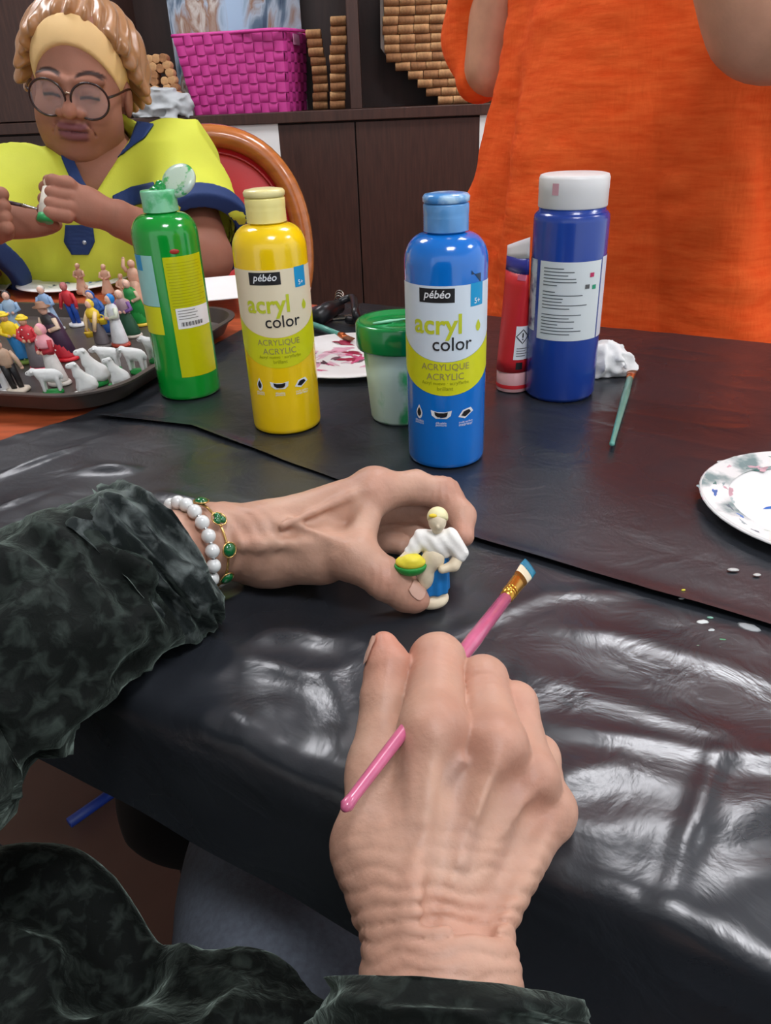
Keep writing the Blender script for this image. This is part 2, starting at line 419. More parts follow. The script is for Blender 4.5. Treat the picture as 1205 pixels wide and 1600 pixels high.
mx = N.new('ShaderNodeMix'); mx.data_type = 'RGBA'; L.new(mr.outputs[0], mx.inputs[0]); mx.inputs[6].default_value = lin((170, 196, 222)); L.new(cr.outputs[0], mx.inputs[7])
L.new(mx.outputs[2], N['Principled BSDF'].inputs['Base Color']); N['Principled BSDF'].inputs['Roughness'].default_value = 0.5
obj('canvas_front', *box((-W, -0.001, 0), (W, 0.0, 0.5)), m, pt, smooth=False)
obj('stretcher', *box((-W, 0.0, 0), (W, 0.016, 0.5)), mat('canvas_side', (190, 190, 186), rough=0.8), pt, smooth=False)

# ------------------------------------------------------------------ corks
CORK = mat('cork', (196, 152, 104), rough=0.8, var=0.3, vscale=90, bump=0.3, bscale=250, c2=(158, 112, 72), c2scale=14)
CORK2 = mat('cork_dark', (150, 104, 66), rough=0.8, var=0.3, vscale=90, bump=0.3, bscale=250)
CR, CL = 0.0122, 0.046
cv, cf = lathe([(0, 0), (CR * 0.9, 0), (CR, 0.0015), (CR, CL - 0.0015), (CR * 0.9, CL), (0, CL)], 14)
def cork_set(t, spots, axis, mats=(CORK,)):
    srcs = {}
    for i, (x, y, z, ang) in enumerate(spots):
        mi = i * 7 % len(mats)
        if mi not in srcs:
            if axis == 'y': V = np.stack([cv[:, 0], cv[:, 2], cv[:, 1]], 1)
            else: V = np.stack([cv[:, 2] - CL / 2, cv[:, 0], cv[:, 1]], 1)
            o = obj('cork', V, [f[::-1] for f in cf] if axis == 'y' else cf, mats[mi], t, flat_angle=40); srcs[mi] = o
            o.location = (x, y, z); o.rotation_euler = (0, 0, ang)
        else: inst(srcs[mi], t, (x, y, z), (0, 0, ang))
zl = [(718, 187), (755, 183), (790, 180), (703, 222), (740, 224), (776, 232), (808, 215), (710, 257), (745, 265), (822, 254), (707, 296), (745, 298),
      (800, 297), (834, 290), (715, 336), (752, 340), (812, 332), (846, 330), (717, 374), (754, 380), (825, 368), (858, 368), (718, 412), (755, 418), (832, 405), (864, 406),
      (718, 450), (755, 456), (838, 443), (870, 444)]
yk = 2.62
base = YP(250, 172, yk); base[2] = SH
t = thing('cork_letter', 'letter shape glued from upright wine corks on the shelf', 'cork letter', base)
sp = []
for zx, zy in zl:
    p = YP(zx / 3.171, zy / 3.171, yk); sp.append((p[0] - base[0], 0, p[2] - SH, 0))
zmin = min(s[2] for s in sp) - CR
sp = [(x, y, z - zmin, a) for x, y, z, a in sp]
cork_set(t, sp, 'y', (CORK, CORK, CORK2))
def cork_column(pxs, yy, lab, name='cork_column'):
    base = YP(pxs[-1][0], 160, yy); base[2] = SH
    t = thing(name, lab, 'cork stack', base); sp = []; n = len(pxs)
    for i, (px, py) in enumerate(pxs):
        p = YP(px, py, yy); sp.append((p[0] - base[0], random.uniform(-.004, .004), CR + (n - 1 - i) * 2 * CR * 0.985, random.uniform(-.12, .12)))
    cork_set(t, sp, 'x', (CORK, CORK2))
cork_column([(528, 14), (528, 28), (529, 45), (527, 60), (526, 73), (528, 91), (527, 109), (528, 124), (527, 138), (527, 151)], 2.66, 'column of wine corks lying flat beside the cabinet divider')
cork_column([(490, 54), (492, 66), (494, 78), (497, 92), (499, 104), (500, 117), (501, 128), (500, 140), (500, 152)], 2.74, 'column of wine corks partly hidden by the pink basket')
# big cork panel in the right compartment
yk = 2.74
t = thing('cork_mosaic', 'large panel of wine corks glued in rows in the right compartment', 'cork panel', (0, yk, SH)); sp = []
left = [(0, 597), (75, 598), (88, 607), (98, 622), (112, 641), (126, 656), (140, 674), (150, 690)]
py = 146; row = 0
while True:
    z = YP(700, py, yk)[2]
    lx = np.interp(py, [q[0] for q in left], [q[1] for q in left]) if py > 0 else 597
    x = YP(lx, py, yk)[0] + CL / 2 + random.uniform(0, .006)
    while x < YP(790, py, yk)[0]:
        sp.append((x, random.uniform(-.003, .003), SH - SH + CR + row * 2 * CR * 0.99, random.uniform(-.05, .05))); x += CL + 0.0012
    row += 1; py = 146 - row * 12.9
    if row > 20: break
cork_set(t, sp, 'x', (CORK, CORK, CORK2))
P = [YP(lx - 3, py, yk + 0.016) for py, lx in [(-120, 597)] + left]
poly = [(p[0], yk + 0.013, max(p[2], SH + 0.001)) for p in P] + [(YP(800, 150, yk)[0], yk + 0.013, SH + 0.001), (YP(800, -120, yk)[0], yk + 0.013, P[0][2])]
n = len(poly); V = np.array(poly + [(x, y + 0.008, z) for x, y, z in poly])
F = [tuple(range(n)), tuple(range(2 * n - 1, n - 1, -1))] + [(i, i + n, (i + 1) % n + n, (i + 1) % n) for i in range(n)]
obj('backing_board', V, F, mat('board_edge', (186, 180, 170), rough=0.7), t, origin=(0, yk, SH), smooth=False)

# grey cloth crumpled at the shelf front
cc = YP(253, 152, 2.60); cc[2] = SH + 0.036
def cloth_f(p):
    q = p - cc; n = fbm(q * np.array([22, 22, 34]) + 9, 3, 3); r = ridge(q * np.array([20, 26, 42]) + 4, 5)
    d = ell(p, cc, (0.075, 0.045, 0.042))
    d = smin(d, ell(p, cc + np.array([0.03, -0.045, -0.05]), (0.02, 0.014, 0.045)), 0.02)
    d = smin(d, ell(p, cc + np.array([-0.05, 0.0, -0.025]), (0.05, 0.04, 0.014)), 0.02)
    d = smin(d, ell(p, cc + np.array([0.065, -0.01, -0.015]), (0.022, 0.03, 0.035)), 0.02)
    return d - (n - 0.5) * 0.02 - (r - 0.6) * 0.016
V, F = sdf_mesh(cloth_f, cc - 0.13, cc + 0.13, 0.004)
keep = V.copy(); inside = (V[:, 1] > CY - 0.014); V[inside, 2] = np.maximum(V[inside, 2], SH + 0.0005)
tag(obj('cloth', V, F, mat('grey_cloth', (176, 180, 182), rough=0.85, var=0.06, bump=0.1, bscale=600), origin=None), 'crumpled light grey cloth hanging over the shelf edge', 'cloth')
# ================================================================== table
NA, NB = T(190, 1060), T(1205, 1535); FA, FB = T(340, 460), T(1205, 540)
TU = unit(unit(NB - NA) + unit(FB - FA)); TV = np.array([-TU[1], TU[0], 0]); TO = (NA + NB) / 2
TDEPTH = float(((FA + FB) / 2 - TO) @ TV)
ZU = np.array([0, 0, 1.0])
def tp(s, t, z=0.0): return TO + TU * s + TV * t + ZU * z
def st(p): q = np.asarray(p) - TO; return float(q @ TU), float(q @ TV)
WOOD = mat('cherry_table_wood', (176, 84, 48), rough=0.32, var=0.22, vscale=7, stretch=(3, 18, 3), bump=0.05, coat=0.2)
t0 = tp(0, 0); 
table = thing('table', 'long cherry wood table partly covered by black plastic', 'table', (t0[0], t0[1], 0))
OR = np.array([t0[0], t0[1], 0.0])
bevel(obj('tabletop', *obox(tp(-1.35, 0.004, -0.033), TU * 2.25, TV * (TDEPTH - 0.004), ZU * 0.030), WOOD, table, origin=OR, smooth=False), 0.004)
for s, t_ in ((-1.25, 0.08), (-1.25, TDEPTH - 0.14), (0.80, 0.08), (0.80, TDEPTH - 0.14)):
    q = tp(s, t_); q[2] = 0
    bevel(obj('leg', *obox(q, TU * 0.05, TV * 0.05, ZU * (TABLE_Z - 0.034)), WOOD, table, origin=OR, smooth=False), 0.004)
obj('apron_rail', *obox(tp(-1.2, TDEPTH - 0.12, -0.12), TU * 2.0, TV * 0.025, ZU * 0.086), WOOD, table, origin=OR, smooth=False)

# ------------------------------------------------------------------ black plastic sheets
m = bpy.data.materials.new('black_plastic_film'); m.use_nodes = True; N = m.node_tree.nodes; L = m.node_tree.links
b = N['Principled BSDF']; b.inputs['Base Color'].default_value = (0.020, 0.023, 0.029, 1); b.inputs['Roughness'].default_value = 0.27
b.inputs['Specular IOR Level'].default_value = 0.75
tc = N.new('ShaderNodeTexCoord'); n1 = N.new('ShaderNodeTexNoise'); n1.inputs['Scale'].default_value = 26; n1.inputs['Detail'].default_value = 5; n1.inputs['Distortion'].default_value = 0.8
L.new(tc.outputs['Object'], n1.inputs[0])
n2 = N.new('ShaderNodeTexNoise'); n2.inputs['Scale'].default_value = 7; n2.inputs['Detail'].default_value = 3; L.new(tc.outputs['Object'], n2.inputs[0])
mr = N.new('ShaderNodeMapRange'); L.new(n2.outputs[0], mr.inputs[0]); mr.inputs[1].default_value = .35; mr.inputs[2].default_value = .7; mr.inputs[3].default_value = .24; mr.inputs[4].default_value = .40
L.new(mr.outputs[0], b.inputs['Roughness'])
bp = N.new('ShaderNodeBump'); bp.inputs['Strength'].default_value = 0.35; bp.inputs['Distance'].default_value = 0.004
L.new(n1.outputs[0], bp.inputs['Height']); L.new(bp.outputs[0], b.inputs['Normal'])
PLASTIC = m
def seg_d(S, Tt, a, c):
    a = np.array(a); c = np.array(c); ba = c - a
    h = np.clip(((S - a[0]) * ba[0] + (Tt - a[1]) * ba[1]) / (ba @ ba), 0, 1)
    return np.hypot(S - a[0] - h * ba[0], Tt - a[1] - h * ba[1]), h
def pst(px, py): return st(T(px, py))
CREASES = [(pst(1118, 1190), pst(1028, 1455), .0022, .005), (pst(860, 1140), pst(1118, 1190), .0018, .006), (pst(1118, 1190), pst(1300, 1215), .0018, .006),
           (pst(0, 745), pst(120, 700), .0030 * 1.5, .004), (pst(0, 800), pst(70, 768), .002 * 1.5, .004), (pst(130, 738), pst(205, 735), .0035 * 1.5, .006), (pst(205, 735), pst(130, 728), .002 * 1.5, .006),
           (pst(250, 772), pst(330, 795), .003 * 1.5, .004), (pst(800, 640), pst(1205, 720), .0008, .004), (pst(690, 1000), pst(850, 930), .0014, .006), (pst(850, 930), pst(980, 930), .0016, .006),
           (pst(880, 985), pst(1010, 1000), .0012, .008), (pst(420, 1040), pst(470, 1045), .0022, .01), (pst(500, 1050), pst(540, 1120), .0025, .008), (pst(520, 1130), pst(530, 1190), .0022, .008),
           (pst(420, 1095), pst(450, 1130), .0022, .007), (pst(360, 905), pst(420, 935), .0024, .005), (pst(830, 1240), pst(960, 1215), .002, .012), (pst(840, 1320), pst(1080, 1300), .0028, .014),
           (pst(900, 1380), pst(1010, 1420), .0026, .012), (pst(1060, 1440), pst(1250, 1380), .003, .014), (pst(1090, 1330), pst(1250, 1250), .002, .012), (pst(560, 1000), pst(700, 960), .001, .01)]
def wrinkles(S, Tt, seed=0):
    P = np.stack([S, Tt, np.zeros_like(S)], -1)
    h = 0.0012 * (fbm(P * np.array([5, 9, 1]) + 3, 3, seed) - .5)
    mask = np.clip((vnoise(P * 4 + 11, seed + 5) - .45) * 4, 0, 1)
    h += mask * 0.0011 * ridge(P * np.array([16, 26, 1]) + 2, seed + 7) ** 3
    mask2 = np.clip((vnoise(P * 5 + 31, seed + 6) - .5) * 4, 0, 1)
    h += mask2 * 0.0007 * ridge(P * np.array([45, 38, 1]) + 2, seed + 8) ** 3
    near = np.clip((0.24 - Tt) / 0.1, 0, 1) * np.clip((S + .02) / 0.12, 0, 1)
    h += near * (0.0055 * fbm(P * np.array([7, 13, 1]) + 7, 2, 21) + 0.002 * ridge(P * np.array([9, 22, 1]), 23) ** 2)
    lf = np.clip((0.15 - Tt) / 0.06, 0, 1) * np.clip((.02 - S) / 0.1, 0, 1)
    h += lf * (0.004 * ridge(P * np.array([22, 30, 1]), 33) ** 2)
    for a, c, amp, w in CREASES:
        d, u = seg_d(S, Tt, a, c); h = h + amp * np.exp(-(d / w) ** 2) * (0.4 + 0.6 * np.sin(np.pi * np.clip(u, .02, .98)))
    return h
def sheet(name, lab, s0, s1, tfar, zoff, step, hang, seed, sleft=None):
    ns = int((s1 - s0) / step) + 1; nt = int((0.55 + hang) / step) + 1
    U = np.linspace(0, 1, nt)[:, None].repeat(ns, 1)
    if sleft is not None: X = -hang + U * (TDEPTH + .01 + hang); w_ = np.linspace(0, 1, ns)[None, :]; S = sleft(X) * (1 - w_) + s1 * w_
    else: S = np.linspace(s0, s1, ns)[None, :].repeat(nt, 0); X = -hang + U * (tfar(S) + hang)
    # X is arc length measured from the table edge; below zero the film hangs down
    h = wrinkles(S, X, seed); h = h - h.min() * 0 
    r = 0.008
    top = X > r; hangm = X < -r
    Yt = np.where(top, X, np.where(hangm, -r * 0.3, 0)); Zz = np.where(top, 0, np.where(hangm, X, 0))
    mid = ~(top | hangm); a = (X + r) / (2 * r) * math.pi / 2
    Yt = np.where(mid, -r * .3 + (r * 1.3) * (1 - np.cos(a)), Yt); Zz = np.where(mid, -r + r * np.sin(a), Zz)
    edge_w = 0.004 * (fbm(np.stack([S * 22, S * 0 + seed, S * 0], -1), 2, 44) - .5)
    Hh = np.clip(h, -0.0006, 1)
    wave = 0.010 * (fbm(np.stack([S * 9, X * 3, S * 0 + seed], -1), 2, 50) - .45) * np.clip(-X / 0.06, 0, 1)
    P = TO + TU * S[..., None] + TV * (Yt - np.clip(-X / .02, 0, 1) * (0.003 + zoff) - wave + edge_w * mid)[..., None]
    P = P + ZU * (Zz + zoff + np.where(X > -r, Hh, 0))[..., None]
    V = P.reshape(-1, 3); i = np.arange(nt * ns).reshape(nt, ns)
    F = np.stack([i[:-1, :-1], i[:-1, 1:], i[1:, 1:], i[1:, :-1]], -1).reshape(-1, 4)
    o = obj(name, V, F, PLASTIC); tag(o, lab, 'plastic sheet'); return o
sa, ta = pst(385, 700); sb, tb = pst(735, 845); sc_, tc_ = pst(1205, 990)
LB = np.array([pst(-220, 760), pst(0, 690), pst(130, 650), pst(392, 508), pst(500, 477), pst(530, 470)]); LEFT = LB[:, 0].min()
sheet('plastic_sheet', 'shiny creased black plastic film hanging over the near table edge', LEFT, 0.85, None, 0.0006, 0.0034, 0.098, 12, lambda X: np.interp(X, LB[:, 1], LB[:, 0]))
SEAM = np.array([pst(150, 655), pst(300, 672), pst(385, 703), pst(530, 757), pst(735, 846), pst(970, 918), pst(1205, 990), pst(1500, 1080)])
def top_sheet():
    s0 = SEAM[0, 0]; ns = int((.85 - s0) / .0042); nt = 190
    S = np.linspace(s0, .85, ns)[None, :].repeat(nt, 0); U = np.linspace(0, 1, nt)[:, None].repeat(ns, 1)
    lo_ = np.interp(S, SEAM[:, 0], SEAM[:, 1]) + .003 * (fbm(np.stack([S * 14, S * 0, S * 0], -1), 2, 91) - .5)
    hi_ = np.minimum(TDEPTH + .012, np.interp(S, LB[::1, 0], LB[:, 1], right=9)); hi_ = np.maximum(hi_, lo_ + .004)
    X = lo_ + (hi_ - lo_) * U; h = np.clip(wrinkles(S, X, 3), -.0005, 1)
    lip = .0026 * np.exp(-((X - lo_) / .010) ** 2) * (.55 + .9 * fbm(np.stack([S * 10, S * 0 + 5, S * 0], -1), 2, 92))
    P = TO + TU * S[..., None] + TV * X[..., None] + ZU * (.0026 + h * .8 + lip)[..., None]
    i = np.arange(nt * ns).reshape(nt, ns); F = np.stack([i[:-1, :-1], i[:-1, 1:], i[1:, 1:], i[1:, :-1]], -1).reshape(-1, 4)
    tag(obj('plastic_sheet', P.reshape(-1, 3), F, PLASTIC), 'black plastic film lying over the far half of the table under the bottles', 'plastic sheet')
top_sheet()
ZT = 0.0034                                                          # things stand on the film

# ================================================================== bottles
def arc_patch(r, a0, a1, zlo, zhi, n=28, nz=2, thick=0.0):
    def fn(u, v):
        a = a0 + (a1 - a0) * u; l = zlo(a) if callable(zlo) else zlo; h_ = zhi(a) if callable(zhi) else zhi
        return (r * math.sin(a), -r * math.cos(a), l + (h_ - l) * v)
    return grid(n, nz, fn)
def wrap(V, a0, z0, r): a = a0 + V[:, 0] / r; return np.stack([r * np.sin(a), -r * np.cos(a), z0 + V[:, 1]], 1)
def wtext(s, width, a0, z0, r, bold=0.0, shear=0.0, hmax=None):
    V, F = text2d(s, 1.0, bold, shear); w = V[:, 0].max() - V[:, 0].min()
    V[:, 0] -= (V[:, 0].max() + V[:, 0].min()) / 2; V[:, 1] -= (V[:, 1].max() + V[:, 1].min()) / 2
    V = V * (width / w); return wrap(V, a0, z0, r), F
def shape2d(pts): return np.array([(x, y, 0) for x, y in pts], float), [tuple(range(len(pts)))]
BLACK = mat('print_black', (22, 22, 26), rough=0.4, var=0.02); LIME = mat('print_lime', (214, 216, 20), rough=0.35, var=0.03)
CYAN = mat('print_cyan', (0, 150, 205), rough=0.35, var=0.02); PWHITE = mat('print_white', (236, 238, 240), rough=0.35, var=0.02)
LIMETXT = mat('print_lime_letters', (196, 204, 40), rough=0.35, var=0.02); GREYTXT = mat('print_grey', (150, 140, 90), rough=0.4, var=0.02)
DLIME = mat('print_olive', (150, 152, 10), rough=0.4, var=0.02)
def body_profile(R=0.033, neck=0.0150, zs=0.166, zn=0.187):
    pr = [(0, 0.002), (R * 0.8, 0.0015), (R * 0.92, 0), (R * 0.985, 0.0018), (R, 0.005)]
    for i in range(6): pr.append((R, 0.005 + (zs - 0.005) * (i + 1) / 6))
    for i in range(1, 10):
        a = i / 9 * math.pi / 2; pr.append((neck + (R - neck) * math.cos(a) ** 0.9, zs + (zn - zs) * math.sin(a)))
    pr += [(neck, zn + 0.003), (neck + .0012, zn + .0034), (neck + .0012, zn + .0046), (neck, zn + .005), (neck, zn + 0.007), (0, zn + 0.007)]
    return pr
def bottle(B, facing, lab, paint, name='paint_bottle'):
    t = thing(name, lab, 'bottle', (B[0], B[1], TABLE_Z + ZT), facing, None)
    bd = obj('bottle_body', *lathe(body_profile(), 48), paint, t); return t, bd
def front_label(t, R=0.0332, white=None, extra=True):
    white = white or PWHITE
    lo = lambda a: 0.094 + 0.016 * (a / 1.35) ** 2
    lo2 = lambda a: 0.066 + 0.016 * (a / 1.35) ** 2
    lb = obj('front_label', *arc_patch(R, -1.42, 1.42, lo, 0.153), white, t)
    bd = obj('label_band', *arc_patch(R + .00005, -1.42, 1.42, lo2, lambda a: lo(a) - .0002), LIME, t)
    lg = obj('logo_plate', *arc_patch(R + .0002, -0.66, 0.20, 0.1405, 0.1512, 12), BLACK, lb)
    obj('lettering', *wtext('pébéo', 0.0215, -0.22, 0.1460, R + .0004, 0.012, 0.22), PWHITE, lb)
    obj('age_tab', *arc_patch(R + .0002, 0.60, 1.00, 0.136, 0.1535, 8), CYAN, lb)
    obj('lettering', *wtext('5+', 0.006, 0.80, 0.1400, R + .0004, 0.01), PWHITE, lb)
    obj('lettering', *wtext('acryl', 0.040, -0.22, 0.1215, R + .0003, 0.022), LIMETXT, lb)
    obj('lettering', *wtext('color', 0.0325, 0.16, 0.1085, R + .0004, 0.004), BLACK, lb)
    drop = [(0.0028 * math.sin(a) * (1 - 0.75 * max(0, math.cos(a)) ** 1), 0.0045 * math.cos(a)) for a in np.linspace(0, 2 * math.pi, 24)[:-1]]
    V, F = shape2d(drop); obj('drop_mark', wrap(V, 0.85, 0.1205, R + .0003), [f[::-1] for f in F], LIMETXT, lb)
    obj('lettering', *wtext('ACRYLIQUE', 0.040, -0.02, 0.0895, R + .0004, 0.0), GREYTXT, bd)
    obj('lettering', *wtext('ACRYLIC', 0.031, -0.02, 0.0820, R + .0004, 0.0), GREYTXT, bd)
    obj('lettering', *wtext('Acryl nuevo · acrylfarbe', 0.040, -0.02, 0.0762, R + .0004), DLIME, bd)
    obj('lettering', *wtext('brillant', 0.013, -0.02, 0.0722, R + .0004), DLIME, bd)
    # three pictograms
    for a0, kind in ((-0.72, 0), (-0.12, 1), (0.52, 2)):
        if kind == 0: pts = [(0.0030 * math.sin(a) * (1 - .7 * max(0, math.cos(a))), 0.0055 * math.cos(a)) for a in np.linspace(0, 2 * math.pi, 20)[:-1]]
        elif kind == 1: pts = [(-.008, .003), (-.003, .0018), (.003, .0018), (.008, .003), (.0072, -.0012), (.004, -.0035), (-.004, -.0035), (-.0072, -.0012)]
        else: pts = [(-.0065, -.0025), (-.001, -.0042), (.0065, .0005), (.004, .0038), (-.003, .0025)]
        V, F = shape2d(pts); V = V[::-1]
        obj('pictogram', wrap(V * 1.1, a0, 0.050, R + .0002), F, PWHITE, t)
        obj('pictogram', wrap(V * 0.7, a0, 0.050, R + .0004), F, BLACK, t)
        for q in range(2):
            obj('lettering', *wtext(('diluable', 'peinture')[q] if kind != 2 else ('multi surface', 'intérieur')[q], 0.009 if kind < 2 else .013, a0, 0.0425 - q * 0.0022, R + .0003), PWHITE, t)
    return lb
def flip_cap(t, cm, open_=False, zc=0.187, tint=None):
    R = 0.0175
    pr = [(R * .9, 0.0), (R, 0.0006)] 
    for i in range(6): z = 0.001 + i * 0.0018; pr += [(R, z), (R * 0.985, z + .0009)]
    pr += [(R, 0.014), (R, 0.019), (R * .97, 0.0203), (R * .6, .0206), (0, 0.0206)]
    c = obj('cap', lathe(pr, 36)[0] + [0, 0, zc + 0.001], lathe(pr, 36)[1], cm, t)
    lid = [(0, 0), (R * .96, 0), (R * 1.02, 0.0008), (R * 1.03, 0.004), (R * .95, 0.0058), (R * .6, 0.0068), (0, 0.007)]
    V, F = lathe(lid, 36)
    if not open_: V = V + [0, 0, zc + 0.0218]; obj('flip_lid', V, F, tint or cm, t)
    return c, V, F
def base_at(px, py, R=0.033):
    g = T(px, py); d = np.linalg.norm(g[:2]); g[:2] *= (d + R * .85) / d; return g
def face(B): return math.atan2(-B[0], B[1]) * -1 * -1                # turn local -Y towards the camera
BLUE = mat('blue_paint_bottle', (10, 112, 205), rough=0.16, var=0.03, coat=0.5, sss=0)
YEL = mat('yellow_paint_bottle', (250, 208, 8), rough=0.2, var=0.03, coat=0.5)
GRN = mat('green_paint_bottle', (6, 150, 48), rough=0.16, var=0.05, coat=0.5)
B = base_at(697, 736)
t, bd = bottle(B, face(B), 'bright blue acrylic paint bottle with closed blue cap and white label', BLUE)
front_label(t, white=mat('label_bluish', (214, 226, 236), rough=0.35, var=0.02))
flip_cap(t, mat('cap_blue_clear', (92, 150, 205), rough=0.22, var=0.15, vscale=60, alpha=1), tint=mat('cap_blue_lid', (70, 140, 205), rough=0.2, c2=(170, 205, 230), c2scale=60, c2lo=.45, c2hi=.6))
sm = grid(8, 5, lambda u, v: (.03335 * math.sin(.62 + .3 * u), -.03335 * math.cos(.62 + .3 * u), .163 - .010 * u * (1 - v) - .003 * v))
obj('paint_smear', *sm, mat('dark_smear', (30, 60, 90), rough=0.4), t)
B = base_at(452, 682)
t, bd = bottle(B, face(B), 'yellow acrylic paint bottle with pale closed cap and cream label', YEL)
front_label(t, white=mat('label_cream', (236, 222, 190), rough=0.35, var=0.02))
flip_cap(t, mat('cap_pale_yellow', (236, 222, 140), rough=0.3, var=0.05), tint=mat('cap_pale_lid', (226, 214, 150), rough=0.3))
B = base_at(301, 628)
t, bd = bottle(B, face(B), 'green acrylic paint bottle with open flip cap and lime back label', GRN)
c, LV, LF = flip_cap(t, mat('cap_green_clear', (130, 200, 160), rough=0.3, c2=(60, 170, 100), c2scale=70), True)
ln_ = unit([-.40, -.66, .62]); lx_ = unit(np.cross([0, 0, 1.0], ln_)); ly_ = np.cross(ln_, lx_)
lv = frame(LV, np.array([.0225, .004, .2135]), lx_, ly_, ln_)
obj('flip_lid', lv, LF, mat('lid_clear_green', (196, 216, 204), rough=0.2, c2=(50, 170, 90), c2scale=80, c2lo=.55, c2hi=.62, alpha=0.75), t)
def blob(p): return np.minimum(smin(ell(p, (0, 0, .2085), (.008, .008, .004)), ball(p, (.003, -.002, .2125), .0045), .003), 9) - .0012 * (vnoise(p * 600) - .5)
obj('paint_blob', *sdf_mesh(blob, (-.014, -.014, .2), (.014, .014, .222), .001), mat('wet_green_paint', (0, 140, 60), rough=0.1, coat=.5), t)
R = .0332
lb = obj('back_label', *arc_patch(R, -0.20, 1.18, 0.026, 0.1490), mat('label_lime', (196, 200, 0), rough=0.35, var=0.04), t)
for k_ in range(16): obj('print_line', *arc_patch(R + .0002, -0.12, 1.0 + .1 * math.sin(k_ * 3), .1425 - k_ * .0030, .1432 - k_ * .0030, 10), mat('print_line_lime', (168, 170, 0), rough=0.4), lb)
so = obj('price_sticker', *arc_patch(R + .0003, -0.06, 1.16, 0.0775, 0.0985), PWHITE, t)
for k_ in range(4): obj('print_line', *arc_patch(R + .0005, 0.0, 0.55 + .08 * (k_ % 2), .0955 - k_ * .0028, .0962 - k_ * .0028, 8), mat('print_line_grey', (120, 120, 120), rough=.5), so)
for k_ in range(22): obj('barcode_bar', *arc_patch(R + .0005, .05 + k_ * .034, .05 + k_ * .034 + (.01 + .008 * (k_ * 5 % 3)), .0800, .0842, 2), BLACK, so)
fl = obj('front_label', *arc_patch(R, -1.55, -0.52, 0.101, 0.151), mat('label_pale', (150, 205, 200), rough=0.35), t)
obj('label_band', *arc_patch(R, -1.55, -0.52, 0.072, 0.1005), LIME, t)
obj('age_tab', *arc_patch(R + .0002, -1.3, -0.95, 0.136, 0.151, 8), CYAN, fl)
obj('paint_smear', *sphere((.006, -.0325, .154), (.005, .001, .0025)), mat('red_smear', (170, 50, 40), rough=.4), t)

# navy bottle with white screw cap
NAVY = mat('navy_paint_bottle', (26, 62, 150), rough=0.25, var=0.04, coat=0.3)
B = base_at(872, 632, .0355); R = .0355
t = thing('paint_bottle', 'navy blue paint bottle with wide white screw cap', 'bottle', (B[0], B[1], TABLE_Z + ZT), face(B))
obj('bottle_body', *lathe([(0, .001), (R * .85, .001), (R * .95, 0), (R, .004), (R, .06), (R, .12), (R, .172), (R * .985, .1765), (R * .93, .179), (R * .88, .180), (R * .88, .184), (0, .184)], 48), NAVY, t)
rc = .0322
pr = [(rc * .98, 0), (rc, .001)]
V, F = lathe([(0, 0)] + pr + [(rc, .015), (rc * 1.005, .0155), (rc * 1.005, .025), (rc * .97, .0278), (rc * .9, .0285), (0, .0288)], 48)
cp = obj('cap', V + [0, 0, .1835], F, mat('cap_white', (226, 224, 222), rough=0.4, var=0.03), t)
obj('paint_smear', *arc_patch(rc * 1.006 + .0002, -.62, -.42, .196, .206, 6), mat('pink_smear', (200, 150, 160), rough=.5), cp)
R += .0003
lb = obj('back_label', *arc_patch(R, -.80, 1.02, .064, .1385), mat('label_white2', (216, 222, 222), rough=.4, var=.02), t)
random.seed(3)
for k_ in range(21):
    if k_ in (6, 13): continue
    z = .132 - k_ * .0031; obj('print_line', *arc_patch(R + .0002, -.66, -.66 + random.uniform(.35, 1.25), z, z + .0009, 10), mat('print_line_dark', (92, 98, 100), rough=.5), lb)
for a_, z, c_ in ((.62, .124, (190, 40, 90)), (.72, .1125, (30, 150, 110)), (.5, .1135, (90, 90, 90))):
    obj('paint_smear', *arc_patch(R + .0003, a_, a_ + .13, z, z + .004, 4), mat('smear_%d' % c_[0], c_, rough=.5), lb)
obj('front_label', *arc_patch(R, -1.6, -.93, .070, .1385), mat('label_white3', (190, 200, 205), rough=.4, c2=(40, 60, 110), c2scale=70), t)
obj('side_label', *arc_patch(R, 1.08, 1.7, .064, .1405), mat('label_white4', (214, 218, 226), rough=.4, c2=(150, 130, 180), c2scale=80, c2lo=.6, c2hi=.7), t)

# red squeeze tube standing on its cap
B = base_at(800, 618, .018)
t = thing('paint_tube', 'red squeeze tube standing on its clear cap beside the navy bottle', 'paint tube', (B[0], B[1], TABLE_Z + ZT), face(B) + math.radians(-58))
def tubering(z): 
    u = min(1, max(0, (z - .022) / .13)); return (.0172 + .0035 * u, .0172 * (1 - u) ** .8 + .0009)
def loft(zs, n=28, shearz=0.0):
    V = []; 
    for z in zs:
        a_, b_ = tubering(z)
        for i in range(n):
            a = 2 * math.pi * i / n; x = a_ * math.cos(a); V.append((x, b_ * math.sin(a), z + shearz * (x - .004) * max(0, (z - .125) / .03)))
    F = [(j * n + i, j * n + (i + 1) % n, (j + 1) * n + (i + 1) % n, (j + 1) * n + i) for j in range(len(zs) - 1) for i in range(n)]
    return np.array(V), F + [tuple(range(n - 1, -1, -1)), tuple((len(zs) - 1) * n + i for i in range(n))]
REDT = mat('tube_red', (206, 36, 44), rough=0.4, var=.04)
obj('tube_body', *loft(list(np.linspace(.022, .122, 9))), REDT, t)
obj('tube_band', *loft(list(np.linspace(.1215, .136, 3)), shearz=.15), mat('tube_band_blue', (44, 48, 140), rough=.3), t)
obj('tube_crimp', *loft(list(np.linspace(.1355, .152, 4)), shearz=.35), mat('tube_white', (222, 218, 220), rough=.4), t)
obj('cap', *lathe([(0, .0), (.0165, .0), (.0172, .001), (.0172, .020), (.016, .022), (0, .022)], 32), mat('tube_cap_clear', (226, 170, 170), rough=.2, var=.05), t)
obj('cap_ring', *lathe([(.0175, .004), (.0176, .0045), (.0176, .0075), (.0175, .008)], 32), REDT, t)
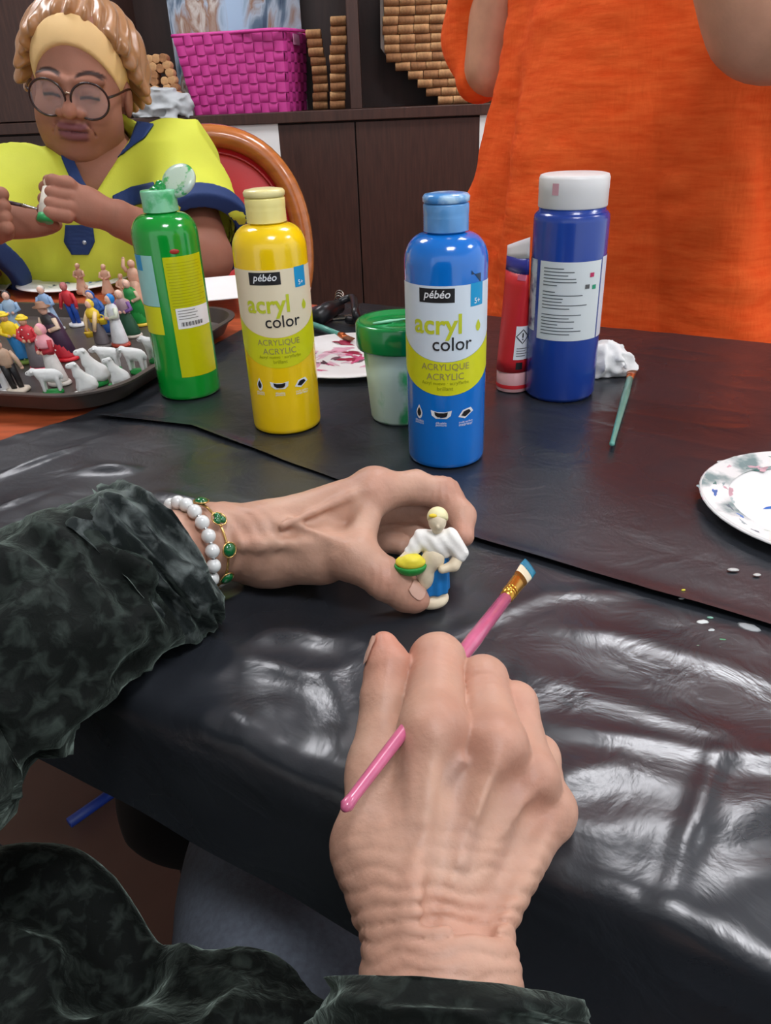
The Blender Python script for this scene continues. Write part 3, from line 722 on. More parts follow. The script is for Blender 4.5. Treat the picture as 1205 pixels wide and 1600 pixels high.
def tpatch(a0, a1, z0, z1, off=.0004, n=8):
    def fn(u, v):
        z = z0 + (z1 - z0) * v; a_, b_ = tubering(z); a = a0 + (a1 - a0) * u
        return ((a_ + off) * math.cos(a), (b_ + off) * math.sin(a), z)
    return grid(n, 5, fn)
A0 = -math.pi / 2 + math.radians(58)
lb = obj('tube_label', *tpatch(A0 - .05, A0 + 1.05, .036, .071), PWHITE, t)
def tmark(V, a0, z0, off=.0008):
    out = []
    for x, y, _ in V:
        z = z0 + y; a_, b_ = tubering(z); a = a0 + x / .014; out.append(((a_ + off) * math.cos(a), (b_ + off) * math.sin(a), z))
    return np.array(out)
e = [np.array(q) for q in ((0, .0072), (.0062, 0), (0, -.0072), (-.0062, 0))]
P = np.array([(*(e[q] * (1 - u) + e[(q + 1) % 4] * u), 0) for q in range(4) for u in np.linspace(0, 1, 7)[:-1]])
obj('hazard_mark', *tube(tmark(P, A0 + .45, .0605, .0006), .00045, 5, closed=True), BLACK, lb)
obj('hazard_mark', *tube(tmark(np.array([(0, .0035, 0), (0, .001, 0), (0, -.001, 0)]), A0 + .45, .0605, .0006), .0007, 5), BLACK, lb)
obj('hazard_mark', *tube(tmark(np.array([(0, -.0026, 0), (0, -.0034, 0)]), A0 + .45, .0605, .0006), .0007, 5), BLACK, lb)
for q in range(4):
    z = .0475 - q * .0026; obj('print_line', *tpatch(A0 + .1, A0 + .8 - .1 * (q % 2), z, z + .0009, .0006), mat('print_line_grey', (120, 120, 120)), lb)
obj('recycling_mark', *tpatch(A0 + .15, A0 + .55, .0255, .033), BLACK, t); obj('pink_mark', *tpatch(A0 - .45, A0 + .3, .116, .1215), mat('print_pink', (220, 110, 140), rough=.4), t)

# ------------------------------------------------------------------ cups
g = T(628, 668); g[:2] *= 1.035
t = thing('paint_cup', 'white plastic paint cup with green lid behind the blue bottle', 'cup', (g[0], g[1], TABLE_Z + ZT), face(g))
obj('cup_body', *lathe([(0, .001), (.026, .001), (.0285, 0), (.030, .003), (.0325, .037), (.0355, .076), (.034, .076), (.030, .01), (0, .006)], 40),
    mat('cup_milky', (204, 228, 212), rough=.3, c2=(70, 180, 110), c2scale=28, c2lo=.50, c2hi=.60, stretch=(1, 1, .6)), t)
LIDG = mat('lid_green', (0, 132, 60), rough=.2, coat=.4, var=.04)
obj('lid', *lathe([(.034, .072), (.0405, .072), (.0412, .074), (.0412, .094), (.0395, .0965), (.036, .0965), (.033, .0945), (.010, .0935), (.0085, .0945), (.0075, .0935), (.0075, .081), (0, .081)], 44), LIDG, t)
obj('paint_smear', *tube([(-.024, -.01, .0955), (-.01, -.004, .0955), (.012, .006, .0952)], [.001, .0016, .0006], 6), mat('pale_green', (150, 214, 180), rough=.3), t)
g = T(452, 590, 0); g[:2] *= 1.10
t = thing('plastic_cup', 'clear plastic cup standing behind the yellow bottle', 'cup', (g[0], g[1], TABLE_Z + ZT))
obj('cup_wall', *lathe([(0, 0), (.030, 0), (.036, .078), (.0375, .079), (.0365, .0795), (.035, .078), (.029, .002), (0, .002)], 36), mat('clear_plastic', (225, 225, 225), rough=.1, alpha=.35), t)

# ------------------------------------------------------------------ plates, palettes and paper
PLATE = mat('plate_white', (236, 236, 234), rough=.45, var=.03)
def plate(c, r, lab, dabs, name='paint_plate', rim=.012, m=PLATE):
    t = thing(name, lab, 'plate', (c[0], c[1], TABLE_Z + ZT + .0005))
    obj('plate_dish', *lathe([(0, 0), (r * .66, 0), (r * .74, .003), (r, rim), (r * 1.005, rim + .0008), (r * .99, rim + .0018), (r * .74, .0048), (r * .66, .0022), (0, .002)], 56), m, t)
    for (x, y, sx_, sy_, a, c_) in dabs:
        n = 14; V = [(0, 0, 0)]; ph = random.random() * 9
        for i in range(n):
            q = 2 * math.pi * i / n; w = 1 + .3 * math.sin(3 * q + ph) + .18 * math.sin(5 * q + 2 * ph); V.append((sx_ * w * math.cos(q), sy_ * w * math.sin(q), 0))
        V = rotz(np.array(V), a) + [x, y, 0]
        def hz(px_, py_):
            d = math.hypot(px_, py_) / r
            return .0024 if d < .66 else (.0050 if d < .74 else .005 + (min(d, 1) - .74) / .26 * (rim - .0042)) + .0005
        V[:, 2] = [hz(v[0], v[1]) for v in V]; V[0, 2] += .0006
        obj('paint_dab', V, [(0, i, i % n + 1) for i in range(1, n + 1)], mat('dab_%d_%d_%d' % c_, c_, rough=.3, var=.15, vscale=80), t)
    return t
random.seed(11)
def scatter(n, r0, r1, cols, smin_, smax_, r):
    out = []
    for i in range(n):
        a = random.uniform(0, 2 * math.pi); q = random.uniform(r0, r1) * r; s = random.uniform(smin_, smax_)
        out.append((q * math.cos(a), q * math.sin(a), s, s * random.uniform(.25, .5), a + math.pi / 2 + random.uniform(-.5, .5), random.choice(cols)))
    return out
c = T(1288, 806); rr = .088
pal_ = plate(c, rr, 'round white paint palette plate with colour smears at the right edge', scatter(80, .76, .97, [(206, 214, 212), (150, 170, 172), (64, 116, 110), (210, 170, 180), (70, 120, 190), (190, 200, 190), (90, 110, 120)], .005, .012, rr)
      + [(-.030, .006, .013, .0028, .1, (20, 110, 200)), (-.045, -.05, .013, .005, -.75, (30, 120, 190)), (-.066, .012, .005, .003, 1, (180, 200, 200)), (-.035, -.078, .012, .004, -.45, (228, 214, 60)), (-.055, -.068, .012, .003, -.7, (226, 220, 120)), (-.055, .062, .010, .004, .7, (40, 90, 180))], rim=.008)
obj('paint_ring', *lathe([(.088 * .76, .0064), (.088 * .80, .0066), (.088 * .90, .0082), (.088 * .985, .0100)], 56), mat('smeared_ring', (232, 232, 230), rough=.4, var=.05, c2=(120, 146, 146), c2scale=38, c2lo=.50, c2hi=.66), pal_)
c = T(546, 567); rr = float(np.linalg.norm(T(546, 533) - T(546, 600)) / 2)
plate(c, .092, 'white plate with pink and dark red paint strokes between yellow bottle and cup', scatter(34, .05, .72, [(206, 90, 130), (160, 40, 70), (226, 170, 190), (120, 90, 100), (90, 60, 70), (230, 190, 205)], .006, .016, .092), rim=.007)
c = T(116, 446)
plate(c, .098, 'white oval palette with blue flecks in front of the seated woman', scatter(24, .1, .6, [(40, 110, 180), (150, 180, 205), (60, 80, 120), (180, 200, 214)], .003, .009, .098), rim=.005)
def sheet_of_paper(pts, z, lab, curl=0):
    V = np.array([T(*p) for p in pts]); V[:, 2] = TABLE_Z + z; n = len(V); W2 = V.copy(); W2[:, 2] += .0012
    if curl: V[curl - 1, 2] += .02; W2[curl - 1, 2] += .02
    F = [tuple(range(n - 1, -1, -1)), tuple(range(n, 2 * n))] + [(i, (i + 1) % n, (i + 1) % n + n, i + n) for i in range(n)]
    return tag(obj('paper_sheet', np.vstack([V, W2]), F, WHITE, smooth=False), lab, 'paper')
sheet_of_paper([(310, 498), (392, 490), (378, 453), (300, 460)], .0245, 'white paper sheet lying behind the green bottle at the tray corner')
sheet_of_paper([(-60, 462), (8, 455), (44, 436), (20, 428), (-60, 425)], .001, 'white paper scrap at the left edge beside the oval palette', 3)
# crumpled tissue
cc = T(945, 563, .018)
def tis(p):
    q = p - cc; d = ell(p, cc, (.027, .024, .019)); d = smin(d, ell(p, cc + np.array([.012, -.004, -.008]), (.019, .015, .011)), .01)
    return d - .012 * (ridge(q * 55 + 3, 2) - .6) - .006 * (vnoise(q * 120, 4) - .5)
V, F = sdf_mesh(tis, cc - .055, cc + .055, .0016); V[:, 2] = np.maximum(V[:, 2], TABLE_Z + ZT)
tag(obj('tissue', V, F, mat('tissue_white', (240, 240, 238), rough=.9, var=.02, bump=.2, bscale=500)), 'crumpled white tissue beside the navy bottle', 'tissue')

# brushes lying about
TEAL = mat('brush_teal', (92, 160, 146), rough=.3, coat=.3, var=.08, vscale=100); FERR = mat('ferrule_gold', (206, 150, 60), rough=.25, metal=.85, var=.1)
COPPER = mat('ferrule_copper', (190, 100, 50), rough=.3, metal=.7)
BRIS = mat('bristle_brown', (110, 62, 30), rough=.7, var=.3, vscale=300, stretch=(1, 1, 6))
def brush(p0, p1, lab, handle, ferrule, bristle, r=.0032, lf=.022, lb_=.013, flatn=ZU, cat='brush', name='paintbrush', tipm=None):
    p0, p1 = np.asarray(p0), np.asarray(p1); d = unit(p1 - p0); Ltot = np.linalg.norm(p1 - p0)
    t = thing(name, lab, cat, p0); x = unit(np.cross(d, flatn)); y = np.cross(d, x)
    lh = Ltot - lf - lb_
    zs = [0, .002, .006, lh * .35, lh * .72, lh]; rs = [.35, .7, .62, .8, 1.1, .95]
    V, F = lathe([(0, -.0005)] + [(r * q, z) for q, z in zip(rs, zs)] + [(0, lh)], 14); obj('handle', frame(V, (0, 0, 0), x, y, d), F, handle, t)
    def flat(z0, z1, w0, w1, h0, h1, n=12, steps=4):
        V = []; F = []
        for j in range(steps + 1):
            u = j / steps
            for i in range(n): a = 2 * math.pi * i / n; V.append(((w0 + (w1 - w0) * u) * math.cos(a), (h0 + (h1 - h0) * u) * math.sin(a), z0 + (z1 - z0) * u))
        for j in range(steps):
            for i in range(n): F.append((j * n + i, j * n + (i + 1) % n, (j + 1) * n + (i + 1) % n, (j + 1) * n + i))
        return np.array(V), F + [tuple(range(n - 1, -1, -1)), tuple(steps * n + i for i in range(n))]
    V, F = flat(lh - .002, lh + lf, r * 1.02, r * 1.35, r * 1.02, r * .55); obj('ferrule', frame(V, (0, 0, 0), x, y, d), F, ferrule, t)
    for q in (.004, .007): 
        V, F = lathe([(r * 1.0, lh + q - .0008), (r * 1.16, lh + q), (r * 1.0, lh + q + .0008)], 14); obj('ferrule_ring', frame(V, (0, 0, 0), x, y, d), F, ferrule, t)
    V, F = flat(lh + lf - .001, Ltot - (lb_ * .45 if tipm else 0), r * 1.3, r * 1.5, r * .5, r * .35); obj('bristles', frame(V, (0, 0, 0), x, y, d), F, bristle, t)
    if tipm: V, F = flat(lh + lf + lb_ * .5, Ltot, r * 1.55, r * 1.45, r * .42, r * .2); obj('bristle_tip', frame(V, (0, 0, 0), x, y, d), F, tipm, t)
    return t
brush(T(956, 695, .008), T(988, 578, .009), 'short teal-handled brush lying on the black plastic right of the navy bottle', TEAL, COPPER, BRIS, r=.0036, lf=.016, lb_=.013)
brush(T(440, 488, .012), T(549, 530, .012), 'teal-handled brush resting on the pink-painted plate', TEAL, COPPER, BRIS, r=.004, lf=.014, lb_=.012)
# black clamp lying behind the plate
BKP = mat('black_plastic_tool', (26, 28, 32), rough=.35, var=.05)
a, b_ = T(494, 498, .014), T(530, 479, .016)
t = thing('spring_clamp', 'black spring clamp with metal jaw lying behind the pink-painted plate', 'clamp', (a[0], a[1], TABLE_Z + ZT))
o_ = np.array([a[0], a[1], TABLE_Z + ZT])
obj('handle_bar', *tube([a, a * .5 + b_ * .5 + [0, 0, .003], b_], [.012, .0125, .010], 14), BKP, t, origin=o_)
c0 = T(556, 500, .012)
obj('jaw', *tube(smoothpath(np.array([b_ + [0, 0, .006], b_ + [.02, 0, .012], c0 + [0, 0, .012], c0, c0 - [.012, -.012, .002]]), 18), .0055, 8), BKP, t, origin=o_)
q = T(542, 497, .004); obj('metal_plate', *obox(q - [.02, .008, 0], [.034, .0, 0.002], [.004, .016, 0], [0, 0, .0025]), mat('steel', (180, 178, 170), rough=.25, metal=.9), t, origin=o_, smooth=False)
obj('spring', *tube([b_ + np.array([.006 * math.cos(a_), .003 + .0012 * i, .008 + .006 * math.sin(a_)]) for i, a_ in enumerate(np.linspace(0, 25, 60) )][:40], .001, 6), mat('steel', (180, 178, 170)), t, origin=o_)
# dried paint specks on the film near the palette
t = thing('paint_spill', 'dried white and green paint specks on the black plastic below the palette', 'paint spill', T(1120, 975, ZT))
o_ = T(1120, 975, ZT); random.seed(5)
for px, py, s, c_ in [(1146, 890, .004, (190, 190, 186)), (1183, 898, .0028, (200, 200, 196)), (1068, 922, .0015, (220, 210, 60)), (1065, 935, .002, (170, 176, 176)), (1098, 972, .004, (205, 210, 208)), (1112, 985, .0025, (180, 186, 186)),
                      (1170, 980, .007, (150, 154, 156)), (1130, 1000, .003, (70, 130, 90)), (1145, 1008, .003, (60, 110, 90)), (1090, 1010, .003, (90, 110, 80)), (1150, 1020, .002, (150, 160, 160)), (1125, 1012, .0025, (120, 150, 120)), (1110, 965, .002, (120, 170, 150))]:
    zz_ = ZT + .0004 if py < 918 + (px - 970) * .306 else .0022
    V, F = sphere(T(px, py, zz_), (s, s * .55, .0006), 10, 4); V[:, :2] += .25 * s * (vnoise(V * 700, 3) - .5)[:, None]; obj('paint_speck', rotz(V, random.uniform(-.6, .2), T(px, py, zz_)), F, mat('speck_%d_%d' % (c_[0], c_[1]), c_, rough=.5), t, origin=o_)

# ================================================================== red chair
cpos = D(338, 420, 1.90)
t = thing('chair', 'red upholstered chair with oval wooden back frame beside the seated woman', 'chair', (cpos[0], cpos[1], 0), math.radians(9))
CHW = mat('chair_wood', (178, 104, 50), rough=.25, coat=.5, var=.15, vscale=10, stretch=(2, 2, 8)); CHR = mat('chair_red', (186, 32, 36), rough=.42, var=.05, bump=.05)
zc, hw, hh = .725, .235, .265
def oval(k=1.0, n=64, dz=0): return np.array([(hw * k * math.copysign(abs(math.cos(a)) ** .85, math.cos(a)), -.06 * (math.sin(a)) * -1 * .6, zc + dz + hh * k * math.copysign(abs(math.sin(a)) ** .9, math.sin(a))) for a in np.linspace(0, 2 * math.pi, n + 1)[:-1]])
obj('back_frame', *tube(oval(.93), .026, 12, closed=True), CHW, t)
ring = oval(.84); V = [(0, -.034, zc)]; F = []; n = len(ring); rows = [1.0, .9, .6, .3]
Vv = []
for j, q in enumerate(rows):
    for p in ring: Vv.append((p[0] * q, p[1] * 1 - .008 - .028 * (1 - q ** 2.5), zc + (p[2] - zc) * q))
Vv.append((0, -.036, zc))
for j in range(len(rows) - 1):
    for i in range(n): F.append((j * n + i, j * n + (i + 1) % n, (j + 1) * n + (i + 1) % n, (j + 1) * n + i))
for i in range(n): F.append(((len(rows) - 1) * n + i, (len(rows) - 1) * n + (i + 1) % n, len(Vv) - 1))
F = [f[::-1] for f in F]
bp_ = [(p[0], p[1] + .015, p[2]) for p in ring]; k0 = len(Vv); Vv += bp_; F.append(tuple(k0 + i for i in range(n))); F += [(i, k0 + i, k0 + (i + 1) % n, (i + 1) % n) for i in range(n)]
obj('back_pad', np.array(Vv), F, CHR, t)
obj('pad_piping', *tube(oval(.80) * [1, 1, 1] + [0, -.014, 0] , .0035, 8, closed=True), mat('piping_red', (150, 22, 28), rough=.4), t)
bevel(obj('seat', *box((-.23, -.46, .43), (.23, -.0, .50)), CHR, t), .03, 4)
bevel(obj('seat_rail', *box((-.225, -.455, .385), (.225, -.005, .43)), CHW, t, smooth=False), .006)
for x, y in ((-.2, -.43), (.2, -.43), (-.2, -.02), (.2, -.02)):
    obj('leg', *tube([(x, y, .39), (x, y, .2), (x * 1.04, y * 1.02, 0)], [.022, .018, .014], 10), CHW, t)
for sx_ in (-1, 1): obj('back_post', *tube([(sx_ * .12, 0, .40), (sx_ * .13, -.02, .47)], .018, 10), CHW, t)
# ================================================================== baking tray
FR = T(388, 508); Pn = T(108, 657); e2 = unit([.26, .965, 0]); e1 = np.array([-e2[1], e2[0], 0]); NR = -e1 * (T(330, 552) @ -e1) + e2 * (Pn @ e2); NR[2] = TABLE_Z; tl = float((FR - NR) @ e2); tw = .47
tc0 = NR + e1 * tw / 2 + e2 * tl / 2
tray = thing('baking_tray', 'dark metal baking tray crowded with small painted figurines', 'tray', (tc0[0], tc0[1], TABLE_Z + ZT))
def rrect(hx, hy, r, n=8):
    out = []
    for cx_, cy_, a0 in ((hx - r, hy - r, 0), (-hx + r, hy - r, 90), (-hx + r, -hy + r, 180), (hx - r, -hy + r, 270)):
        for i in range(n + 1): a = math.radians(a0 + 90 * i / n); out.append((cx_ + r * math.cos(a), cy_ + r * math.sin(a)))
    return out
def tray_mesh(rings):
    V = []; F = []; n = None
    for ins, z, r in rings:
        P = rrect(tl / 2 - ins, tw / 2 - ins, max(r, .005)); n = len(P)
        for x, y in P: q = e2 * x + e1 * y; V.append((q[0], q[1], z))
    for j in range(len(rings) - 1):
        for i in range(n): F.append((j * n + i, j * n + (i + 1) % n, (j + 1) * n + (i + 1) % n, (j + 1) * n + i))
    F.append(tuple(range(n - 1, -1, -1))); F.append(tuple((len(rings) - 1) * n + i for i in range(n)))
    return np.array(V), F
TRAYM = mat('tray_metal', (92, 84, 80), rough=.38, metal=.55, var=.2, vscale=14, bump=.05)
obj('tray_pan', *tray_mesh([(.022, 0, .05), (.016, .001, .055), (.006, .019, .065), (0, .0205, .07), (0, .0225, .07), (.007, .0225, .065), (.017, .005, .055), (.023, .003, .05)]), TRAYM, tray, flat_angle=35)
TZ = TABLE_Z + ZT + .0033

# ================================================================== little clay figurines
SKIN1 = (226, 180, 158); CLAY = (222, 178, 150)
_fm = {}
def fm(c):
    return mat('clay_%d_%d_%d' % c, c, rough=.5, var=.10, vscale=120, bump=.1, bscale=400)
def figurine(px, py, H, lab, low=('skirt', (120, 120, 120)), top=(200, 60, 60), skin=SKIN1, hat=('hair', (90, 60, 40)), arms=None, base=(230, 226, 218),
             rot=0.0, lean=0.0, lean_x=0.0, basket=None, apron=None, cloak=None, dots=False, pose='front', cat='figurine', wide=1.0, z=None, name='clay_figurine', scarf_tail=False):
    p = T(px, py, TZ - TABLE_Z); zz = TZ if z is None else z
    if z is not None: p = T(px, py, z - TABLE_Z)
    t = thing(name, lab, cat, (p[0], p[1], zz), rot, 'small clay figurines on the baking tray' if z is None else 'unpainted clay figurines behind the tray')
    arms = arms or top
    if z is None: H = H * .76
    def tr(V):
        V = np.array(V, float) * H; V[:, 0] += V[:, 2] * lean_x; V[:, 1] -= V[:, 2] * lean; return V
    def add(n, VF, c): V, F = VF; return obj(n, tr(V), F, fm(c), t)
    def sc(VF, s, o=(0, 0, 0)): return (np.asarray(VF[0]) * np.asarray(s) + np.asarray(o), VF[1])
    add('base', sc(lathe([(0, 0), (.19, 0), (.21, .02), (.20, .06), (.15, .07), (0, .07)], 16, lambda a, z: .06 * math.sin(3 * a)), (1, .85, 1)), base)
    if low[0] == 'skirt':
        add('skirt', sc(lathe([(0, .06), (.17 * wide, .06), (.18 * wide, .10), (.15 * wide, .3), (.115, .5), (.10, .55), (0, .56)], 18, lambda a, z: .05 * math.sin(9 * a)), (1, .85, 1)), low[1])
    elif low[0] == 'legs':
        for s in (-1, 1): add('trouser_leg', tube([(s * .06, 0, .06), (s * .065, 0, .3), (s * .055, 0, .52)], [.05, .06, .075], 10), low[1])
    elif low[0] == 'kneel':
        add('robe', sc(lathe([(0, .05), (.2, .05), (.21, .12), (.16, .26), (.12, .42), (.1, .55), (0, .56)], 16), (1, 1.1, 1)), low[1])
    add('torso', sc(lathe([(0, .46), (.105, .47), (.12, .55), (.135, .68), (.12, .77), (.07, .81), (.045, .83), (0, .84)], 16), (1, .78, 1)), top)
    hx = {'front': .05, 'up': .2, 'side': .17, 'down': .16}[pose]
    for s in (-1, 1):
        if pose == 'front': P = [(s * .12, 0, .74), (s * .17, -.04, .60), (s * .05, -.14, .56)]
        elif pose == 'up': P = [(s * .12, 0, .75), (s * .2, -.03, .86), (s * .17, -.05, 1.02)] if s > 0 else [(s * .12, 0, .74), (s * .19, -.04, .64), (s * .12, -.14, .66)]
        elif pose == 'side': P = [(s * .12, 0, .74), (s * .18, -.03, .58), (s * .2, -.10, .44)]
        else: P = [(s * .10, -.02, .74), (s * .13, -.14, .58), (s * .10, -.2, .40)]
        add('arm', tube(P, [.05, .045, .035], 9), arms); add('hand', sphere(P[-1], .036, 8, 6), skin)
    add('head', sc(sphere((0, -.01, .895), (.075, .08, .09), 14, 10), (1, 1, 1)), skin)
    add('nose', sphere((0, -.09, .89), (.012, .016, .02), 6, 5), skin)
    k, hc = hat
    if k == 'hair': add('hair', sphere((0, .012, .915), (.082, .082, .085), 14, 9), hc)
    elif k == 'turban':
        add('turban', join(sphere((0, .01, .945), (.085, .09, .065), 14, 8), tube([(.088 * math.cos(a), .01 + .092 * math.sin(a), .935) for a in np.linspace(0, 6.28, 17)[:-1]], .022, 8, closed=True)), hc)
    elif k == 'hat': add('hat', lathe([(0, .955), (.085, .95), (.15, .94), (.155, .95), (.085, .97), (.075, 1.02), (.05, 1.035), (0, 1.035)], 16), hc)
    elif k == 'cap': add('cap', sc(lathe([(0, .93), (.088, .93), (.09, .96), (.07, 1.0), (0, 1.01)], 14), (1, 1.1, 1)), hc)
    elif k == 'scarf':
        add('headscarf', sphere((0, .02, .905), (.09, .088, .10), 14, 9), hc)
        if scarf_tail: add('shawl', sc(lathe([(0, .84), (.06, .84), (.15, .74), (.16, .66), (.13, .62), (0, .62)], 14), (1, .85, 1)), hc)
    if basket:
        (bx, by, bz), bc = basket
        b1 = add('basket', sc(lathe([(0, 0), (.07, 0), (.09, .09), (.095, .10), (.08, .10), (0, .085)], 12), (1, 1, 1), (bx, by, bz)), bc)
        b1n = tube([(bx - .08, by, bz + .1), (bx - .05, by, bz + .17), (bx + .05, by, bz + .17), (bx + .08, by, bz + .1)], .012, 6)
        obj('basket_handle', tr(b1n[0]), b1n[1], fm(bc), b1)
    if apron: add('apron', grid(7, 7, lambda u, v: ((u - .5) * (.22 - .1 * v), -(.165 - .06 * v) * math.sqrt(max(0, 1 - (1.5 * (u - .5)) ** 2)) - .004, .12 + .42 * v)), apron)
    if cloak: add('cloak', sc(lathe([(.17, .12), (.19, .14), (.17, .5), (.15, .72), (.08, .82), (.06, .80), (.13, .6), (.15, .2)], 18), (1, .95, 1), (0, .045, 0)), cloak)
    if dots:
        for i in range(16):
            a = i * 2.4; z_ = .50 + .28 * (i / 16); add('dot', sphere((.137 * math.cos(a), .11 * math.sin(a), z_), .014, 6, 4), (240, 236, 230))
    return t
f = figurine
RD = math.radians
f(31, 611, .082, 'figurine in brown jacket and black trousers with grey cap on a white base', ('legs', (34, 32, 34)), (188, 158, 134), hat=('cap', (104, 116, 112)), base=(226, 214, 196), lean_x=-.18, rot=RD(35), pose='side')
f(2, 612, .075, 'white robed figurine with dark panel at the left edge of the tray', ('skirt', (226, 226, 226)), (216, 216, 216), hat=('scarf', (230, 230, 230)), base=(232, 232, 232), apron=(60, 62, 80))
f(42, 566, .086, 'figurine in yellow coat and yellow turban with blue trousers', ('legs', (30, 110, 160)), (232, 200, 20), hat=('turban', (236, 206, 40)), base=(120, 150, 60), lean_x=-.22, rot=RD(20), skin=(206, 160, 120), apron=(30, 120, 180))
f(66, 577, .088, 'figurine with yellow turban and red dotted sleeves above a grey skirt', ('skirt', (112, 106, 110)), (204, 50, 60), hat=('turban', (236, 206, 40)), base=(226, 60, 96), lean_x=-.15, dots=True, pose='front', skin=(206, 160, 130))
f(94, 600, .090, 'figurine in red polka-dot blouse and pink scarf with speckled white skirt', ('skirt', (218, 214, 210)), (170, 30, 46), hat=('scarf', (232, 160, 170)), base=(206, 200, 192), dots=True, lean_x=-.2, rot=RD(-30), scarf_tail=True)
f(106, 562, .092, 'figurine with brown hat and black vest wearing a long red and purple coat', ('skirt', (200, 40, 56)), (44, 42, 46), hat=('hat', (150, 110, 84)), base=(206, 30, 44), lean_x=-.3, rot=RD(-15), cloak=(60, 34, 62), arms=(222, 196, 170))
f(30, 528, .086, 'black-haired figurine with pink scarf and pale blue plaid shawl', ('skirt', (150, 174, 192)), (156, 182, 204), hat=('scarf', (36, 34, 38)), base=(200, 190, 180), lean_x=-.05, rot=RD(20), arms=(130, 160, 190))
f(88, 516, .084, 'grey-haired figurine in pale blue striped clothes near the tray back rim', ('skirt', (150, 178, 206)), (140, 170, 206), hat=('hair', (206, 200, 190)), base=(190, 190, 190), lean_x=-.15, apron=(220, 226, 232))
f(122, 509, .082, 'figurine in red jacket and blue trousers on a round white base', ('legs', (20, 70, 160)), (204, 40, 50), hat=('hair', (170, 96, 100)), base=(226, 226, 226), lean_x=-.16, rot=RD(-10), skin=(190, 110, 104), pose='side')
f(163, 541, .080, 'stooping figurine in yellow headscarf carrying two yellow baskets', ('skirt', (116, 108, 112)), (234, 196, 40), hat=('scarf', (236, 200, 50)), base=(120, 112, 108), lean_x=-.2, pose='down', arms=(232, 200, 150), scarf_tail=True, basket=((-.10, -.2, .25), (232, 196, 50)), rot=RD(-25))
f(172, 522, .080, 'figurine in deep blue cloak behind the yellow headscarf figurine', ('skirt', (30, 80, 150)), (30, 86, 160), hat=('scarf', (30, 90, 170)), base=(90, 90, 100), cloak=(24, 80, 156), lean_x=-.3)
f(190, 540, .088, 'figurine with bright blue headscarf and long white dress', ('skirt', (228, 230, 232)), (222, 226, 228), hat=('scarf', (20, 130, 210)), base=(176, 70, 50), lean_x=-.12, basket=((-.16, -.16, .44), (236, 206, 40)), arms=(214, 222, 200), rot=RD(-40))
f(208, 526, .084, 'figurine in mauve shawl and dark green skirt', ('skirt', (36, 84, 60)), (166, 140, 150), hat=('hair', (224, 196, 176)), base=(210, 200, 186), lean_x=-.15, wide=1.1, arms=(120, 80, 150))
f(222, 508, .086, 'figurine in bright green coat with yellow hem beside the green bottle', ('skirt', (30, 150, 60)), (36, 140, 66), hat=('hair', (214, 184, 164)), base=(232, 196, 60), lean_x=-.2, cloak=(24, 140, 56), arms=(200, 170, 140))
# unpainted clay figures standing behind the tray
def clay(px, py, H, lab, **k): return f(px, py, H, lab, ('kneel', CLAY), CLAY, CLAY, ('hair', CLAY), CLAY, CLAY, z=TABLE_Z + .001, **k)
clay(130, 459, .052, 'small unpainted kneeling clay figurine on the left of the pair behind the tray', name='unpainted_figurine')
clay(170, 461, .052, 'small unpainted kneeling clay figurine on the right of the pair behind the tray', name='unpainted_figurine')
clay(217, 477, .072, 'tall unpainted clay figurine raising one arm behind the green bottle', pose='up', rot=RD(180), name='unpainted_figurine')
clay(196, 474, .048, 'small unpainted clay figurine between the tray and the arm-raising one', name='unpainted_figurine')
clay(142, 482, .038, 'low unpainted clay figurine just behind the tray rim', name='unpainted_figurine', wide=1.3)

# ------------------------------------------------------------------ sheep
SHEEP = mat('sheep_white', (236, 238, 236), rough=.55, var=.04, vscale=90, bump=.4, bscale=350); SGREEN = fm((20, 140, 60))
def sheep_stand(p):
    d = ell(p, (0, 0, .62), (.42, .22, .24)); d = smin(d, ell(p, (-.25, 0, .64), (.2, .2, .23)), .1)
    d = smin(d, cone(p, (-.35, 0, .72), (-.55, 0, .80), .15, .12), .08); d = smin(d, ell(p, (-.66, 0, .74), (.15, .09, .10)), .06)
    for s in (-1, 1):
        d = smin(d, cone(p, (-.27, s * .1, .5), (-.25, s * .1, .08), .085, .055), .05); d = smin(d, cone(p, (.25, s * .1, .5), (.28, s * .1, .08), .09, .055), .05)
        d = smin(d, ell(p, (-.54, s * .13, .82), (.04, .08, .03)), .02)
    d = smin(d, ell(p, (.42, 0, .56), (.06, .05, .13)), .05); return d - .02 * (vnoise(p * 14, 3) - .5)
def sheep_sit(p):
    d = cone(p, (.18, 0, .28), (-.08, 0, .62), .25, .16); d = smin(d, ell(p, (.1, 0, .2), (.34, .24, .18)), .1)
    d = smin(d, cone(p, (-.08, 0, .62), (-.16, 0, .92), .15, .12), .08); d = smin(d, ell(p, (-.28, 0, .93), (.14, .09, .09)), .05)
    for s in (-1, 1):
        d = smin(d, cone(p, (-.12, s * .1, .45), (-.16, s * .1, .06), .07, .05), .05); d = smin(d, ell(p, (-.14, s * .13, .98), (.05, .07, .03)), .03)
    return d - .02 * (vnoise(p * 14, 5) - .5)
ms = sdf_mesh(sheep_stand, (-.95, -.4, -.05), (.65, .4, 1.1), .036); mt_ = sdf_mesh(sheep_sit, (-.6, -.4, -.05), (.6, .4, 1.15), .034)
first_s = {}
